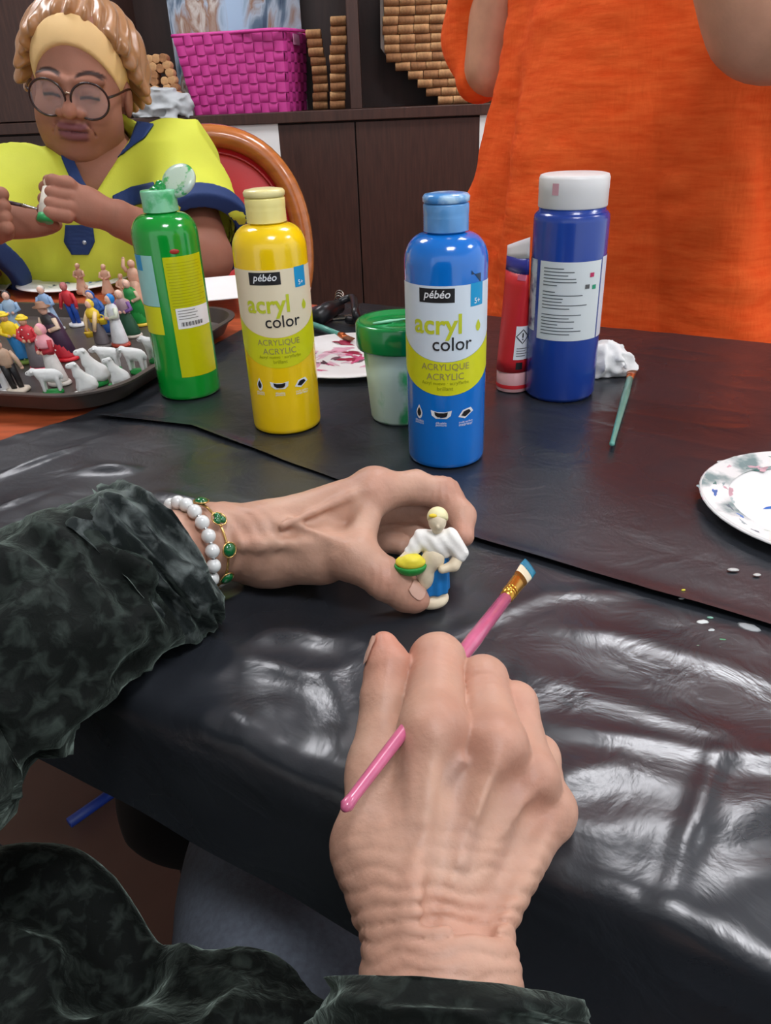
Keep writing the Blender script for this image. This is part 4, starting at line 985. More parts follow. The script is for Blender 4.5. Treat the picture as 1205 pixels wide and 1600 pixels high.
def sheep(px, py, H, kind, rot, lab, green=True):
    p = T(px, py, TZ - TABLE_Z); t = thing('clay_sheep', lab, 'sheep figurine', (p[0], p[1], TZ), rot, 'white clay sheep on the baking tray')
    V, F = ms if kind == 'stand' else mt_
    H = H * (.76 if kind == 'stand' else .86)
    if kind not in first_s:
        first_s[kind] = obj('sheep_body', V, F, SHEEP, t); o = first_s[kind]
        for s in (-1, 1): pass
    else: o = inst(first_s[kind], t)
    o.scale = (H, H, H); o.location = (0, 0, H * .08)
    b_ = lathe([(0, 0), (.36, 0), (.38, .04), (.36, .12), (.3, .14), (0, .14)], 16, lambda a, z: .08 * math.sin(3 * a))
    obj('base', b_[0] * [H, H * .62, H], b_[1], SGREEN if green else SHEEP, t)
    ey = (-.72, .06, .78 + .08) if kind == 'stand' else (-.33, .06, .97 + .08)
    for s in (-1, 1): obj('eye', *sphere((ey[0] * H, s * ey[1] * H, ey[2] * H), H * .02, 6, 5), fm((40, 36, 36)), t)
sheep(84, 615, .040, 'stand', RD(8), 'white standing clay sheep on a thick green base at the front of the tray')
sheep(134, 617, .040, 'sit', RD(30), 'white sitting clay sheep without green at the front rim', False)
sheep(150, 602, .046, 'sit', RD(25), 'white sitting clay sheep with raised head above the front rim one')
sheep(176, 579, .040, 'stand', RD(-5), 'white standing clay sheep in front of the stooping yellow figurine')
sheep(186, 604, .036, 'sit', RD(20), 'smallest white sitting clay sheep near the tray corner')
sheep(217, 583, .042, 'stand', RD(-18), 'white standing clay sheep at the right front of the tray')
sheep(246, 566, .042, 'stand', RD(-25), 'white clay sheep partly hidden by the green bottle')

# ------------------------------------------------------------------ figurine held in the left hand
HB = T(675, 951); HZ = TABLE_Z + .003
hs = thing('clay_figurine', 'half-painted figurine in white blouse and blue skirt held between thumb and fingers', 'figurine', (HB[0], HB[1], HZ), face(HB))
CREAM = (236, 220, 190)
def sp_(name, fn, c, lo, hi, h=.0009, par=hs):
    V, F = sdf_mesh(fn, lo, hi, h); return obj(name, V * .92, F, fm(c), par)
LN = lambda z: -.002 + z * .07                                       # slight lean of the figure
def cz(p, pts, k=.004):
    d = None
    for (x, y, z, rx, ry, rz) in pts:
        e = ell(p, (x + LN(z), y, z), (rx, ry, rz)); d = e if d is None else smin(d, e, k)
    return d
sp_('base', lambda p: smin(ell(p, (-.001, 0, .006), (.0125, .0105, .0068)), ell(p, (.0005, .002, .012), (.010, .009, .006)), .002), CREAM, (-.02, -.02, -.004), (.02, .02, .025))
def skirt_f(p):
    a = np.array([.0005, 0, .014]); b = np.array([.0025, 0, .038]); d = cone(p, a, b, .0115, .0085, (0, 1, 0), .8)
    ang = np.arctan2(p[:, 1], p[:, 0] - .001); return smax(d - .0006 * np.sin(9 * ang), .0125 - p[:, 2], .001)
sp_('skirt', skirt_f, (20, 118, 190), (-.02, -.02, .005), (.025, .02, .05))
sp_('apron', lambda p: smax(smin(ell(p, (-.004, -.0065, .029), (.0058, .0042, .0125)), ell(p, (.001, -.0062, .040), (.0075, .0042, .008)), .003), -(p[:, 2] - .0165), .001), CREAM, (-.02, -.02, .01), (.025, .01, .055))
sp_('blouse', lambda p: smin(smin(smin(ell(p, (.0035, 0, .0485), (.0105, .0085, .0095)), cone(p, (-.006, 0, .053), (-.013, -.005, .0455), .0058, .0042), .003),
                                  cone(p, (.012, 0, .053), (.0185, -.003, .0425), .0062, .0055), .003), ell(p, (.0035, 0, .0415), (.0085, .007, .004)), .003) - .0003 * np.sin(p[:, 0] * 800 + p[:, 2] * 600),
    (240, 238, 232), (-.03, -.02, .03), (.035, .02, .07))
sp_('arm', lambda p: smin(cone(p, (.0185, -.003, .042), (.0145, -.0075, .036), .0042, .0035), cone(p, (.0145, -.0075, .036), (.007, -.0095, .0345), .0035, .0028), .002), CREAM, (-.005, -.02, .025), (.03, .01, .055))
sp_('forearm', lambda p: cone(p, (-.013, -.005, .045), (-.019, -.009, .041), .0038, .003), CREAM, (-.03, -.02, .03), (0, .01, .055))
hd = sp_('head', lambda p: smin(smin(ell(p, (.004, -.001, .0655), (.0058, .0062, .0072)), cone(p, (.0038, 0, .055), (.004, 0, .062), .0032, .003), .002), ell(p, (.004, -.0068, .0648), (.001, .0014, .0016)), .001), CREAM, (-.01, -.02, .05), (.02, .015, .08))
sp_('headscarf', lambda p: smax(ell(p, (.0042, .0008, .0675), (.0068, .0068, .0068)), -(p[:, 2] - .0650 + p[:, 1] * .9), .001), (238, 228, 176), (-.01, -.02, .055), (.02, .015, .08))
sp_('hair_patch', lambda p: ell(p, (.0014, -.0040, .0712), (.0028, .0016, .0012)), (236, 206, 40), (-.01, -.02, .06), (.02, .015, .08), .0006)
bk = sp_('basket', lambda p: smax(ell(p, (-.0135, -.010, .0385), (.0105, .0075, .0075)), p[:, 2] - .0392, .001), (40, 150, 60), (-.03, -.025, .025), (.005, .01, .05))
sp_('basket_fruit', lambda p: smin(ell(p, (-.0135, -.010, .0408), (.0098, .0068, .0042)), ell(p, (-.012, -.011, .0435), (.006, .005, .003)), .002), (236, 220, 60), (-.03, -.025, .03), (.005, .01, .055), par=bk)
# ================================================================== person in the foreground (hands, sleeves, lap)
SKIN_A = mat('skin_pale', attr=True, rough=.46, sss=.12, var=.07, vscale=55, bump=.35, bscale=260, bdist=.0012, spec=.4)
NAIL = mat('finger_nail', (206, 162, 142), rough=.25, var=.04, coat=.3)
TC = -FWD                                                            # direction towards the camera
# ---- right hand holding the brush
rw = {'w0': D(700, 1700, .250), 'w1': D(690, 1545, .266), 'w2': D(682, 1440, .279)}
mc = {'i': D(677, 1142, .3125), 'm': D(772, 1168, .3125), 'r': D(824, 1216, .3185), 'p': D(848, 1266, .3240)}
mb = {'i': D(648, 1395, .288), 'm': D(690, 1400, .285), 'r': D(728, 1400, .287), 'p': D(758, 1395, .292)}
fing = {'i': ([D(683, 1033, .349), D(692, 1056, .375), D(706, 1072, .389)], [.0134, .0121, .0100, .0078]),
        'm': ([D(755, 1064, .345), D(760, 1092, .371), D(742, 1112, .385)], [.0128, .0106, .0096, .0076]),
        'r': ([D(803, 1102, .342), D(803, 1130, .367), D(782, 1152, .379)], [.0120, .0098, .0088, .0072]),
        'p': ([D(842, 1182, .352), D(826, 1196, .372), D(806, 1206, .380)], [.0118, .0088, .0078, .0066])}
th = [D(606, 1392, .295), D(588, 1322, .303), D(592, 1205, .3205), D(603, 1088, .337), D(607, 1040, .343), D(601, 1006, .348)]
thr = [.0135, .0150, .0128, .0100, .0094, .0058]
NH = unit(D(690, 1250, .3) - D(690, 1250, .2)) * -1                  # back-of-hand normal, towards the camera
def hand_r(p):
    d = cone(p, rw['w0'], rw['w1'], .0255, .0252, NH, .78); d = smin(d, cone(p, rw['w1'], rw['w2'], .0252, .0262, NH, .74), .012)
    palm = d
    for k in 'imrp':
        palm = smin(palm, cone(p, mb[k], mc[k], .0150, {'i': .0128, 'm': .0122, 'r': .0115, 'p': .0112}[k]), .008)
    palm = smin(palm, cone(p, rw['w2'] + FWD * .006, D(800, 1310, .318), .018, .0118), .012)        # little finger side
    palm = smin(palm, cone(p, rw['w2'] + FWD * .008, D(740, 1250, .330), .018, .014), .012)         # inside of the palm
    thumb = chain(p, th, thr, .006)
    palm = smin(palm, cone(p, th[0], th[1], thr[0], thr[1]), .014); palm = smin(palm, cone(p, th[1], D(650, 1230, .322), .013, .011), .014)
    # raised knuckles, tendons and veins
    for k in 'imr': palm = smin(palm, ball(p, mc[k] + TC * .0045, .0092), .006)
    palm = smin(palm, ball(p, mc['p'] + RIGHT * .003 + TC * .002, .0098), .006)
    for k in 'imr':
        a = mc[k] + TC * .0112; b = (mb[k] * .75 + mb['m'] * .25) + TC * .0128; palm = smin(palm, cone(p, a + TC * .0006, b + TC * .0014, .0026, .0020), .0035)
    for k1, k2 in (('i', 'm'), ('m', 'r'), ('r', 'p')):
        palm = smax(palm, -cone(p, (mc[k1] + mc[k2]) / 2 + TC * .0155, (mb[k1] + mb[k2]) / 2 + TC * .0195, .0060, .0045), .008)
    for pts in VEINS: palm = smin(palm, chain(p, pts, [.0017] * len(pts), .001), .0030)
    hand = np.minimum(smin(palm, thumb, .006), 9)
    for k in 'imrp':
        pts, r = fing[k]; hand = np.minimum(hand, smin(palm, chain(p, [mc[k]] + pts, r, .005), .007))
    # wrist creases and fine skin folds
    ax = unit(rw['w2'] - rw['w0']); s = (p - rw['w1']) @ ax; lat = (p - rw['w1']) @ RIGHT
    m = np.exp(-((s - .016) / .026) ** 2); n = vnoise(p * 90, 3) * 2 + 40 * .010 * vnoise(p * np.array([25, 25, 25]), 8)
    hand = hand + m * .0013 * (.6 - np.abs(np.sin(s * 560 + lat * 16 + n * 1.5)) ** .5)
    hand = hand + .0005 * (vnoise(p * 160, 5) - .5)
    for k in 'im':
        q = fing[k][0][0]; along = (p - q) @ unit(q - mc[k]); near = np.exp(-((np.linalg.norm(p - (q + TC * .009), axis=1)) / .010) ** 2)
        hand = hand + near * .0005 * np.sin(along * 1500)
    return hand
def on_back(px, py, d): return D(px, py, d)
VEINS = [[D(640, 1200, .3015), D(655, 1240, .2985), D(648, 1290, .292), D(665, 1340, .284)], [D(655, 1240, .2985), D(700, 1210, .2995), D(722, 1190, .3005)],
         [D(800, 1235, .3065), D(785, 1300, .300), D(770, 1350, .291)], [D(720, 1230, .2995), D(728, 1300, .291), D(720, 1350, .283)]]
allp = list(rw.values()) + list(mc.values()) + list(mb.values()) + th + [q for k in fing for q in fing[k][0]]
lo, hi = bounds(allp, .032)
RH = sdf_mesh(hand_r, lo, hi, .0014)
# ---- left hand holding the figurine
lw = [T(150, 905, .052), T(255, 868, .043), T(338, 846, .036), T(410, 842, .036)]
lm = {'i': T(584, 768, .058), 'm': T(576, 790, .041), 'r': T(562, 814, .026), 'p': T(542, 838, .014)}
lf_ = {'i': ([T(648, 762, .054), T(694, 772, .049), T(721, 806, .041), T(725, 838, .034)], [.0132, .0110, .0104, .0088, .0066]),
       'm': ([T(640, 792, .034), T(672, 800, .030), T(700, 826, .024), T(704, 850, .018)], [.0128, .0108, .0102, .0090, .0070]),
       'r': ([T(622, 818, .019), T(652, 826, .017), T(668, 846, .012)], [.0115, .0100, .0092, .0070]),
       'p': ([T(596, 842, .011), T(628, 852, .010)], [.0105, .0090, .0072])}
lt = [T(440, 866, .026), T(500, 866, .030), T(556, 872, .036), T(604, 906, .026), T(636, 928, .0155), T(652, 937, .0125)]
ltr = [.016, .0165, .0132, .0114, .0098, .0072]
def hand_l(p):
    d = chain(p, lw, [.026, .0250, .0232, .0225], .01)
    palm = d
    for k, q in (('i', lw[3] + ZU * .004), ('m', lw[3]), ('r', lw[3] - ZU * .008), ('p', lw[3] - ZU * .014)):
        palm = smin(palm, cone(p, q, lm[k], .018, {'i': .0135, 'm': .0130, 'r': .0118, 'p': .0110}[k]), .010)
    palm = smin(palm, cone(p, T(400, 872, .018), T(500, 862, .018), .015, .014), .012)
    palm = smin(palm, ball(p, lm['i'] + ZU * .004 + TC * -.002, .0105), .008)
    thumb = chain(p, lt, ltr, .008)
    palm = smin(palm, cone(p, lt[0], lt[1], ltr[0], ltr[1]), .016)
    palm = smin(palm, cone(p, lt[2], lm['i'] * .75 + lt[2] * .25, .009, .009), .008)      # web of skin
    palm = smin(palm, cone(p, T(440, 822, .055), T(575, 762, .066), .0018, .0022), .006)    # tendon of the index finger
    palm = smin(palm, chain(p, [T(395, 815, .052), T(450, 815, .054), T(500, 835, .050), T(548, 858, .046)], [.0014] * 4, .001), .005)
    palm = smin(palm, cone(p, T(380, 850, .046), T(520, 850, .044), .0028, .002), .008)
    hand = smin(palm, thumb, .008)
    for k in 'imrp':
        pts, r = lf_[k]; hand = np.minimum(hand, smin(palm, chain(p, [lm[k]] + pts, r, .005), .008))
    s = (p - lw[2]) @ unit(lw[2] - lw[1])
    hand = hand + np.exp(-(s / .02) ** 2) * .0003 * np.sin(s * 900 + 6 * vnoise(p * 60, 3)) + .0007 * (vnoise(p * 130, 6) - .5)
    for q in (lf_['i'][0][1], lt[3]):
        hand = hand + np.exp(-(np.linalg.norm(p - q, axis=1) / .013) ** 2) * .0005 * np.sin((p - q) @ unit(lf_['i'][0][1] - lm['i']) * 1400)
    return hand
lo, hi = bounds(lw + list(lm.values()) + lt + [q for k in lf_ for q in lf_[k][0]], .032)
LH = sdf_mesh(hand_l, lo, hi, .0015)
LH[0][:, 2] = np.maximum(LH[0][:, 2], TABLE_Z + .0045)
# ---- rest of the body under the clothes
SHL, SHR = np.array([-.36, -.22, .98]), np.array([.10, -.25, .97])
ELL_, ELR = D(-170, 1120, .375), np.array([.13, -.10, .73])
HIP = np.array([-.13, -.32, .50])
def body_core(p):
    d = ell(p, (-.13, -.27, .75), (.19, .12, .28)); d = smin(d, cone(p, SHL, ELL_, .05, .042), .03); d = smin(d, cone(p, ELL_, lw[0], .042, .026), .02)
    d = smin(d, cone(p, SHR, ELR, .05, .042), .03); d = smin(d, cone(p, ELR, rw['w0'], .042, .0245), .02)
    d = smin(d, cone(p, SHL, SHR, .06, .06), .05); return d
BC = sdf_mesh(body_core, (-.55, -.5, .4), (.32, .45, 1.1), .012)
VB, FB_ = njoin([RH, LH, BC])
Cc = vcol(len(VB), (194, 152, 130))
n = len(RH[0]); R_ = VB[:n]
blend(Cc, (vnoise(VB * 35, 4) - .45) * 1.2, (176, 128, 108)); blend(Cc, (vnoise(VB * 60, 9) - .6) * 1.2, (208, 174, 152))
def near(V, c, r): return np.exp(-(np.linalg.norm(V - c, axis=1) / r) ** 2)
for q in list(mc.values()) + [fing[k][0][0] for k in 'imr'] + [lm['i'], lf_['i'][0][1], lt[3]]: blend(Cc, near(VB, q + TC * .008, .011) * .38, (184, 116, 96))
for q in (th[-1], th[-2], lf_['i'][0][3], lt[-1]): blend(Cc, near(VB, q, .013) * .45, (196, 124, 102))
for pts in VEINS:
    for a, b_ in zip(pts, pts[1:]):
        w = np.exp(-((np.abs(cone(VB[:n], a, b_, 0, 0))) / .0042) ** 2) * .3; Cc[:n] = Cc[:n] * (1 - w[:, None]) + np.array(lin((126, 106, 106))) * w[:, None]
P0 = np.array([-.13, -.27, 0])
person = thing('person', 'person in the foreground in dark green velvet coat painting with both hands', 'person', P0)
obj('body', VB, FB_, SKIN_A, person, origin=P0, colors=Cc)
# finger nails: thin curved plates on the surface
def nail(f, c, along, out, L_, W_, off=.0009):
    c = np.asarray(c); along = unit(along); side = unit(np.cross(along, out)); out = np.cross(side, along); nu, nv = 9, 11
    P = []
    for j in range(nv):
        for i in range(nu):
            u = (i / (nu - 1) - .5) * 2; v = (j / (nv - 1) - .5) * 2
            w = W_ * (1 - .55 * max(0, v) ** 6) * (1 - .25 * max(0, -v) ** 3) * .5; P.append(c + along * v * L_ * .5 + side * u * w + out * .004)
    P = np.array(P); o3 = out[None, :]
    for _ in range(14): P = P - (f(P) - off)[:, None] * o3 * .8
    Q = P - o3 * .0009; i = np.arange(nu * nv).reshape(nv, nu); F = np.stack([i[:-1, :-1], i[:-1, 1:], i[1:, 1:], i[1:, :-1]], -1).reshape(-1, 4)
    return P, F
nv_, nf_ = nail(hand_r, th[4] + (th[5] - th[4]) * .75, th[5] - th[4], unit(-RIGHT * 1.0 + UP * .25 + TC * .12), .0125, .0098); obj('nail', nv_, nf_, NAIL, person, origin=P0)
nv_, nf_ = nail(hand_l, lt[4] + (lt[5] - lt[4]) * .25, lt[5] - lt[3], unit(TC * .85 + UP * .5 + RIGHT * .2), .0108, .0100); obj('nail', nv_, nf_, NAIL, person, origin=P0)

# ---- velvet coat
VEL = bpy.data.materials.new('green_velvet'); VEL.use_nodes = True; N = VEL.node_tree.nodes; L = VEL.node_tree.links; b = N['Principled BSDF']
tc = N.new('ShaderNodeTexCoord'); n1 = N.new('ShaderNodeTexNoise'); n1.inputs['Scale'].default_value = 95; n1.inputs['Detail'].default_value = 7; n1.inputs['Distortion'].default_value = .5
L.new(tc.outputs['Object'], n1.inputs[0]); cr = N.new('ShaderNodeValToRGB'); L.new(n1.outputs[0], cr.inputs[0])
e = cr.color_ramp.elements; e[0].position = .48; e[0].color = lin((16, 20, 18)); e[1].position = .74; e[1].color = lin((56, 65, 60))
L.new(cr.outputs[0], b.inputs['Base Color']); b.inputs['Roughness'].default_value = .75; b.inputs['Sheen Weight'].default_value = .75; b.inputs['Sheen Roughness'].default_value = .35
b.inputs['Sheen Tint'].default_value = lin((170, 190, 178)); b.inputs['Specular IOR Level'].default_value = .15
bp = N.new('ShaderNodeBump'); bp.inputs['Strength'].default_value = .5; bp.inputs['Distance'].default_value = .004; L.new(n1.outputs[0], bp.inputs['Height']); L.new(bp.outputs[0], b.inputs['Normal'])
VEL2 = VEL.copy(); VEL2.name = 'green_velvet_nap'; VEL2.node_tree.nodes[cr.name].color_ramp.elements[1].color = lin((112, 120, 118)); VEL2.node_tree.nodes[cr.name].color_ramp.elements[0].color = lin((34, 40, 40)); VEL2.node_tree.nodes[n1.name].inputs['Scale'].default_value = 75
def sleeve(path, rad, n_ring, seed, inner, fold=.004, seg=72, squash=None):
    C_ = smoothpath(path, n_ring); Rr = np.interp(np.linspace(0, 1, n_ring), np.linspace(0, 1, len(rad)), rad)
    C_ = np.vstack([C_, C_[-1] + (C_[-1] - C_[-2]) * .15, C_[-1], C_[-1] - (C_[-1] - C_[-2]) * inner * .5, C_[-1] - (C_[-1] - C_[-2]) * inner])
    Rr = np.concatenate([Rr, [Rr[-1] * .96, Rr[-1] * .9, Rr[-1] * .86, Rr[-1] * .8]])
    Tn = np.gradient(C_[:n_ring], axis=0); Tn = np.vstack([Tn, [Tn[-1]] * 4]); Tn /= np.linalg.norm(Tn, axis=1)[:, None]
    nx = unit(np.cross(Tn[0], ZU)); V = []
    for i in range(len(C_)):
        nx = unit(nx - Tn[i] * (nx @ Tn[i])); ny = np.cross(Tn[i], nx)
        for k in range(seg):
            a = 2 * math.pi * k / seg; V.append(C_[i] + Rr[i] * (math.cos(a) * nx + math.sin(a) * ny))
    V = np.array(V); ctr = np.repeat(C_, seg, 0); dr = V - ctr; dl = np.linalg.norm(dr, axis=1); dr /= dl[:, None]
    ax = np.repeat(np.concatenate([np.linspace(0, 1, n_ring), [1, 1, 1, 1]]), seg)
    q = np.stack([np.repeat(np.arange(len(C_)), seg) * .16, np.tile(np.sin(np.linspace(0, 2 * np.pi, seg, endpoint=False)) * 2.2, len(C_)), np.tile(np.cos(np.linspace(0, 2 * np.pi, seg, endpoint=False)) * 2.2, len(C_))], 1)
    V = V + dr * (fold * 2.6 * (ridge(q * np.array([1.5, .6, .6]) + seed + .5 * vnoise(q * 1.3, seed)[:, None], seed) ** 3 - .35) + fold * (fbm(q * 1.5 + seed, 2, seed + 3) - .5) * 2)[:, None]
    V[:, 2] = V[:, 2]
    F = [(j * seg + k, j * seg + (k + 1) % seg, (j + 1) * seg + (k + 1) % seg, (j + 1) * seg + k) for j in range(len(C_) - 1) for k in range(seg)]
    return V, F
pl = [SHL + [0, .02, 0], ELL_ * .6 + SHL * .4 + [0, 0, 0], ELL_, D(60, 985, .415), D(190, 900, .446)]
V, F = sleeve(pl, [.08, .072, .066, .052, .043], 46, 3, .2, .006)
V[:, 2] = np.where((V @ TV - TO @ TV) > -.004, np.maximum(V[:, 2], TABLE_Z + .006), V[:, 2])
SL = obj('sleeve', V, F, VEL, person, origin=P0)
V, F = sleeve([D(170, 912, .442), D(222, 884, .455), D(262, 867, .463), D(292, 856, .470)], [.0425, .0485, .0475, .0440], 22, 8, 3.0, .0045)
u_ = np.clip((V - D(250, 870, .46)) @ UP / .045, -1.1, 1.1); V = V + unit(lw[2] - lw[1])[None, :] * (-.030 * (u_ + .8) / 2 + .004)[:, None]
V[:, 2] = np.maximum(V[:, 2], TABLE_Z + .005)
obj('cuff', V, F, VEL2, person, origin=P0)
pr_ = [SHR, ELR * .5 + SHR * .5, ELR, D(735, 2050, .2050), D(712, 1700, .245)]
V, F = sleeve(pr_, [.078, .07, .062, .050, .040], 40, 5, .2, .005); obj('sleeve', V, F, VEL, person, origin=P0)
V, F = sleeve([D(715, 1760, .238), D(708, 1690, .247), D(703, 1615, .256), D(704, 1552, .263)], [.0435, .045, .0445, .0400], 20, 9, 3.0, .0030)
obj('cuff', V, F, VEL, person, origin=P0)
# coat body over torso and lap
HEM = [T(-200, 1235, -.14), T(0, 1270, -.14), T(160, 1310, -.14), T(240, 1355, -.14), T(330, 1410, -.14), T(560, 1480, -.145), T(760, 1580, -.15)]
hx_ = np.array([h[0] for h in HEM]); hy_ = np.array([h[1] for h in HEM])
def coat_f(p):
    d = ell(p, (-.13, -.27, .76), (.225, .15, .31)); d = smin(d, cone(p, SHL + [.02, 0, 0], SHR - [.02, 0, 0], .085, .085), .06)
    lap = cone(p, (-.30, -.28, .50), (-.36, .40, .505), .105, .092); lap = smin(lap, cone(p, (-.02, -.28, .50), (-.13, .42, .485), .098, .092), .06)
    lap = smin(lap, cone(p, (-.16, -.25, .52), (-.25, .36, .52), .09, .075), .05)
    f_ = p[:, 1] - np.interp(p[:, 0], hx_, hy_)
    lap = smax(lap, f_ + .008 * np.sin(p[:, 0] * 45 + 2), .02)
    d = smin(d, lap, .06)
    wq = p + .03 * np.stack([vnoise(p * 9, 71), vnoise(p * 9, 72), vnoise(p * 9, 73)], 1); n = .032 * (ridge(wq * np.array([9, 13, 9]) + 3, 12) ** 2 - .4) + .016 * (ridge(wq * np.array([20, 24, 19]) + 1, 13) ** 2 - .4) + .004 * (vnoise(p * 60, 15) - .5)
    n = n * np.clip(-f_ / .045, 0.05, 1)
    return d - n
V, F = sdf_mesh(coat_f, (-.52, -.46, .36), (.26, .46, 1.10), .0075)
obj('coat', V, F, VEL, person, origin=P0)
JEAN = mat('jeans_blue_grey', (96, 104, 116), rough=.85, var=.16, vscale=220, bump=.3, bscale=500, stretch=(1, 1, 1))
def jeans_f(p):
    d = cone(p, (-.02, -.28, .50), (-.085, .40, .480), .095, .086); d = smin(d, cone(p, (-.085, .40, .480), (-.12, .42, .06), .08, .055), .03)
    e = cone(p, (-.30, -.28, .50), (-.37, .36, .485), .095, .078); e = smin(e, cone(p, (-.37, .36, .485), (-.36, .34, .06), .074, .055), .03)
    return smin(d, e, .02) - .006 * (ridge(p * np.array([12, 22, 14]), 5) - .5)
V, F = sdf_mesh(jeans_f, (-.5, -.42, .02), (.15, .56, .62), .008); obj('jeans', V, F, JEAN, person, origin=P0)
for x in (-.12, -.36):
    V, F = sphere((x, .42, .045), (.045, .12, .045), 16, 10); V[:, 2] = np.maximum(V[:, 2], 0); obj('shoe', V, F, mat('shoe_black', (20, 20, 22), rough=.5), person, origin=P0)
def filler_f(p):  # one black fabric lump; the rest is added to stand in for shade
    d = ell(p, (-.06, .63, .25), (.20, .10, .27)); d = smax(d, .002 - p[:, 2], .01)
    d = smin(d, ell(p, (-.215, .57, .40), (.07, .06, .09)), .04)
    return d - .016 * (ridge(p * np.array([9, 9, 6]), 61) - .5)
V, F = sdf_mesh(filler_f, (-.42, .36, -.03), (.26, .82, .66), .009)
filler_t = thing('filler', 'black fabric lump plus added bag in the shadow under the table', 'filler', (-.06, .63, 0)); BK_ = mat('black_fabric', (16, 16, 18), rough=.9, var=.1)
obj('filler_body', V, F, BK_, filler_t, origin=(-.06, .63, 0)); obj('filler_loop', *tube(smoothpath([(-.10, 0, .50), (-.08, -.05, .60), (.06, -.05, .60), (.10, 0, .50)], 20), .010, 8), BK_, filler_t)
# a chair to sit on
ch = thing('chair', 'dark plain chair under the person in the green coat', 'chair', (-.13, -.30, 0)); DK = mat('chair_dark', (28, 26, 28), rough=.5)
bevel(obj('seat', *box((-.22, -.2, .36), (.22, .22, .40)), DK, ch, smooth=False), .01)
for x, y in ((-.2, -.18), (.2, -.18), (-.2, .2), (.2, .2)): obj('leg', *tube([(x, y, .36), (x, y, 0)], .014, 8), DK, ch)
obj('backrest', *box((-.2, -.24, .55), (.2, -.215, .9)), DK, ch, smooth=False)
for x in (-.18, .18): obj('back_post', *tube([(x, -.2, .36), (x, -.228, .9)], .013, 8), DK, ch)
# blue stick on the floor
a, b_ = T(108, 1286, -.735), T(222, 1206, -.735)
tag(obj('blue_stick', *tube([a, b_], .009, 8), mat('blue_plastic', (30, 60, 150), rough=.4)), 'thin blue plastic stick on the floor below the table edge', 'stick')

# ---- the brush in the right hand
PINKH = mat('brush_pink', (196, 96, 132), rough=.25, coat=.5, var=.1, vscale=120, stretch=(1, 1, 1))
brush(D(537, 1265, .268), D(829, 884, .437), 'pink-handled flat brush with turquoise paint held in the right hand', PINKH, FERR, mat('bristle_white', (222, 206, 176), rough=.6), r=.0036, lf=.024, lb_=.016, flatn=TC, tipm=mat('turquoise_paint', (24, 120, 150), rough=.3))

# ---- two bracelets on the left wrist
def ring_at(px, py, z, tiltpx, r):
    c = T(px, py, z); ax = unit(lw[2] - lw[1]); x = unit(np.cross(ax, ZU)); y = np.cross(x, ax); return c, x, y, ax
c, x, y, ax = ring_at(291, 858, .041, 0, .03)
t = thing('bracelet', 'bracelet of milky white beads next to the velvet cuff', 'bracelet', c); WB_ = mat('milky_bead', (222, 224, 222), rough=.15, coat=.6, sss=0); SIL = mat('silver_bead', (200, 200, 200), rough=.2, metal=.9)
s0 = None; s1 = None
for i in range(20):
    a = 2 * math.pi * i / 20; p = .0295 * (math.cos(a) * x + math.sin(a) * y); a2 = a + math.pi / 20; p2 = .0295 * (math.cos(a2) * x + math.sin(a2) * y)
    if (c + p)[2] < TABLE_Z + .007: continue
    if s0 is None: s0 = obj('bead', *sphere((0, 0, 0), .0045, 14, 9), WB_, t); s0.location = p; s1 = obj('spacer_bead', *sphere((0, 0, 0), .0016, 8, 6), SIL, t); s1.location = p2
    else: inst(s0, t, p); inst(s1, t, p2)
c, x, y, ax = ring_at(317, 852, .039, 0, .03)
t = thing('bracelet', 'gold chain bracelet with green glass charms beside the white beads', 'bracelet', c); GG = mat('green_glass', (0, 96, 46), rough=.08, coat=.8); GOLD = mat('gold_chain', (214, 176, 110), rough=.25, metal=.9)
Rb = .0272
P = [Rb * (math.cos(a) * x + math.sin(a) * y) for a in np.linspace(0, 2 * math.pi, 49)[:-1]]
P = [q if (c + q)[2] > TABLE_Z + .006 else np.array([q[0], q[1], TABLE_Z + .006 - c[2]]) for q in P]
obj('chain', *tube(P, .0009, 6, closed=True), GOLD, t)
for i in range(9):
    a = 2 * math.pi * i / 9 + .25; p = (Rb + .002) * (math.cos(a) * x + math.sin(a) * y); o3 = unit(p)
    if (c + p)[2] < TABLE_Z + .006: continue
    tn = np.cross(ax, o3)
    if i % 2 == 0:
        V, F = sphere((0, 0, 0), (.0042, .0042, .0024), 14, 8)
    else:
        V, F = join(sphere((-.0018, .001, 0), (.0026, .0026, .002), 10, 6), sphere((.0018, .001, 0), (.0026, .0026, .002), 10, 6), sphere((0, -.0018, 0), (.0026, .003, .002), 10, 6))
    g_ = obj('charm', frame(V, p, ax, tn, o3), F, GG, t)
    obj('charm_setting', *tube([p + .0047 * (math.cos(b2) * ax + math.sin(b2) * tn) for b2 in np.linspace(0, 6.28, 17)[:-1]], .0005, 5, closed=True), GOLD, g_)
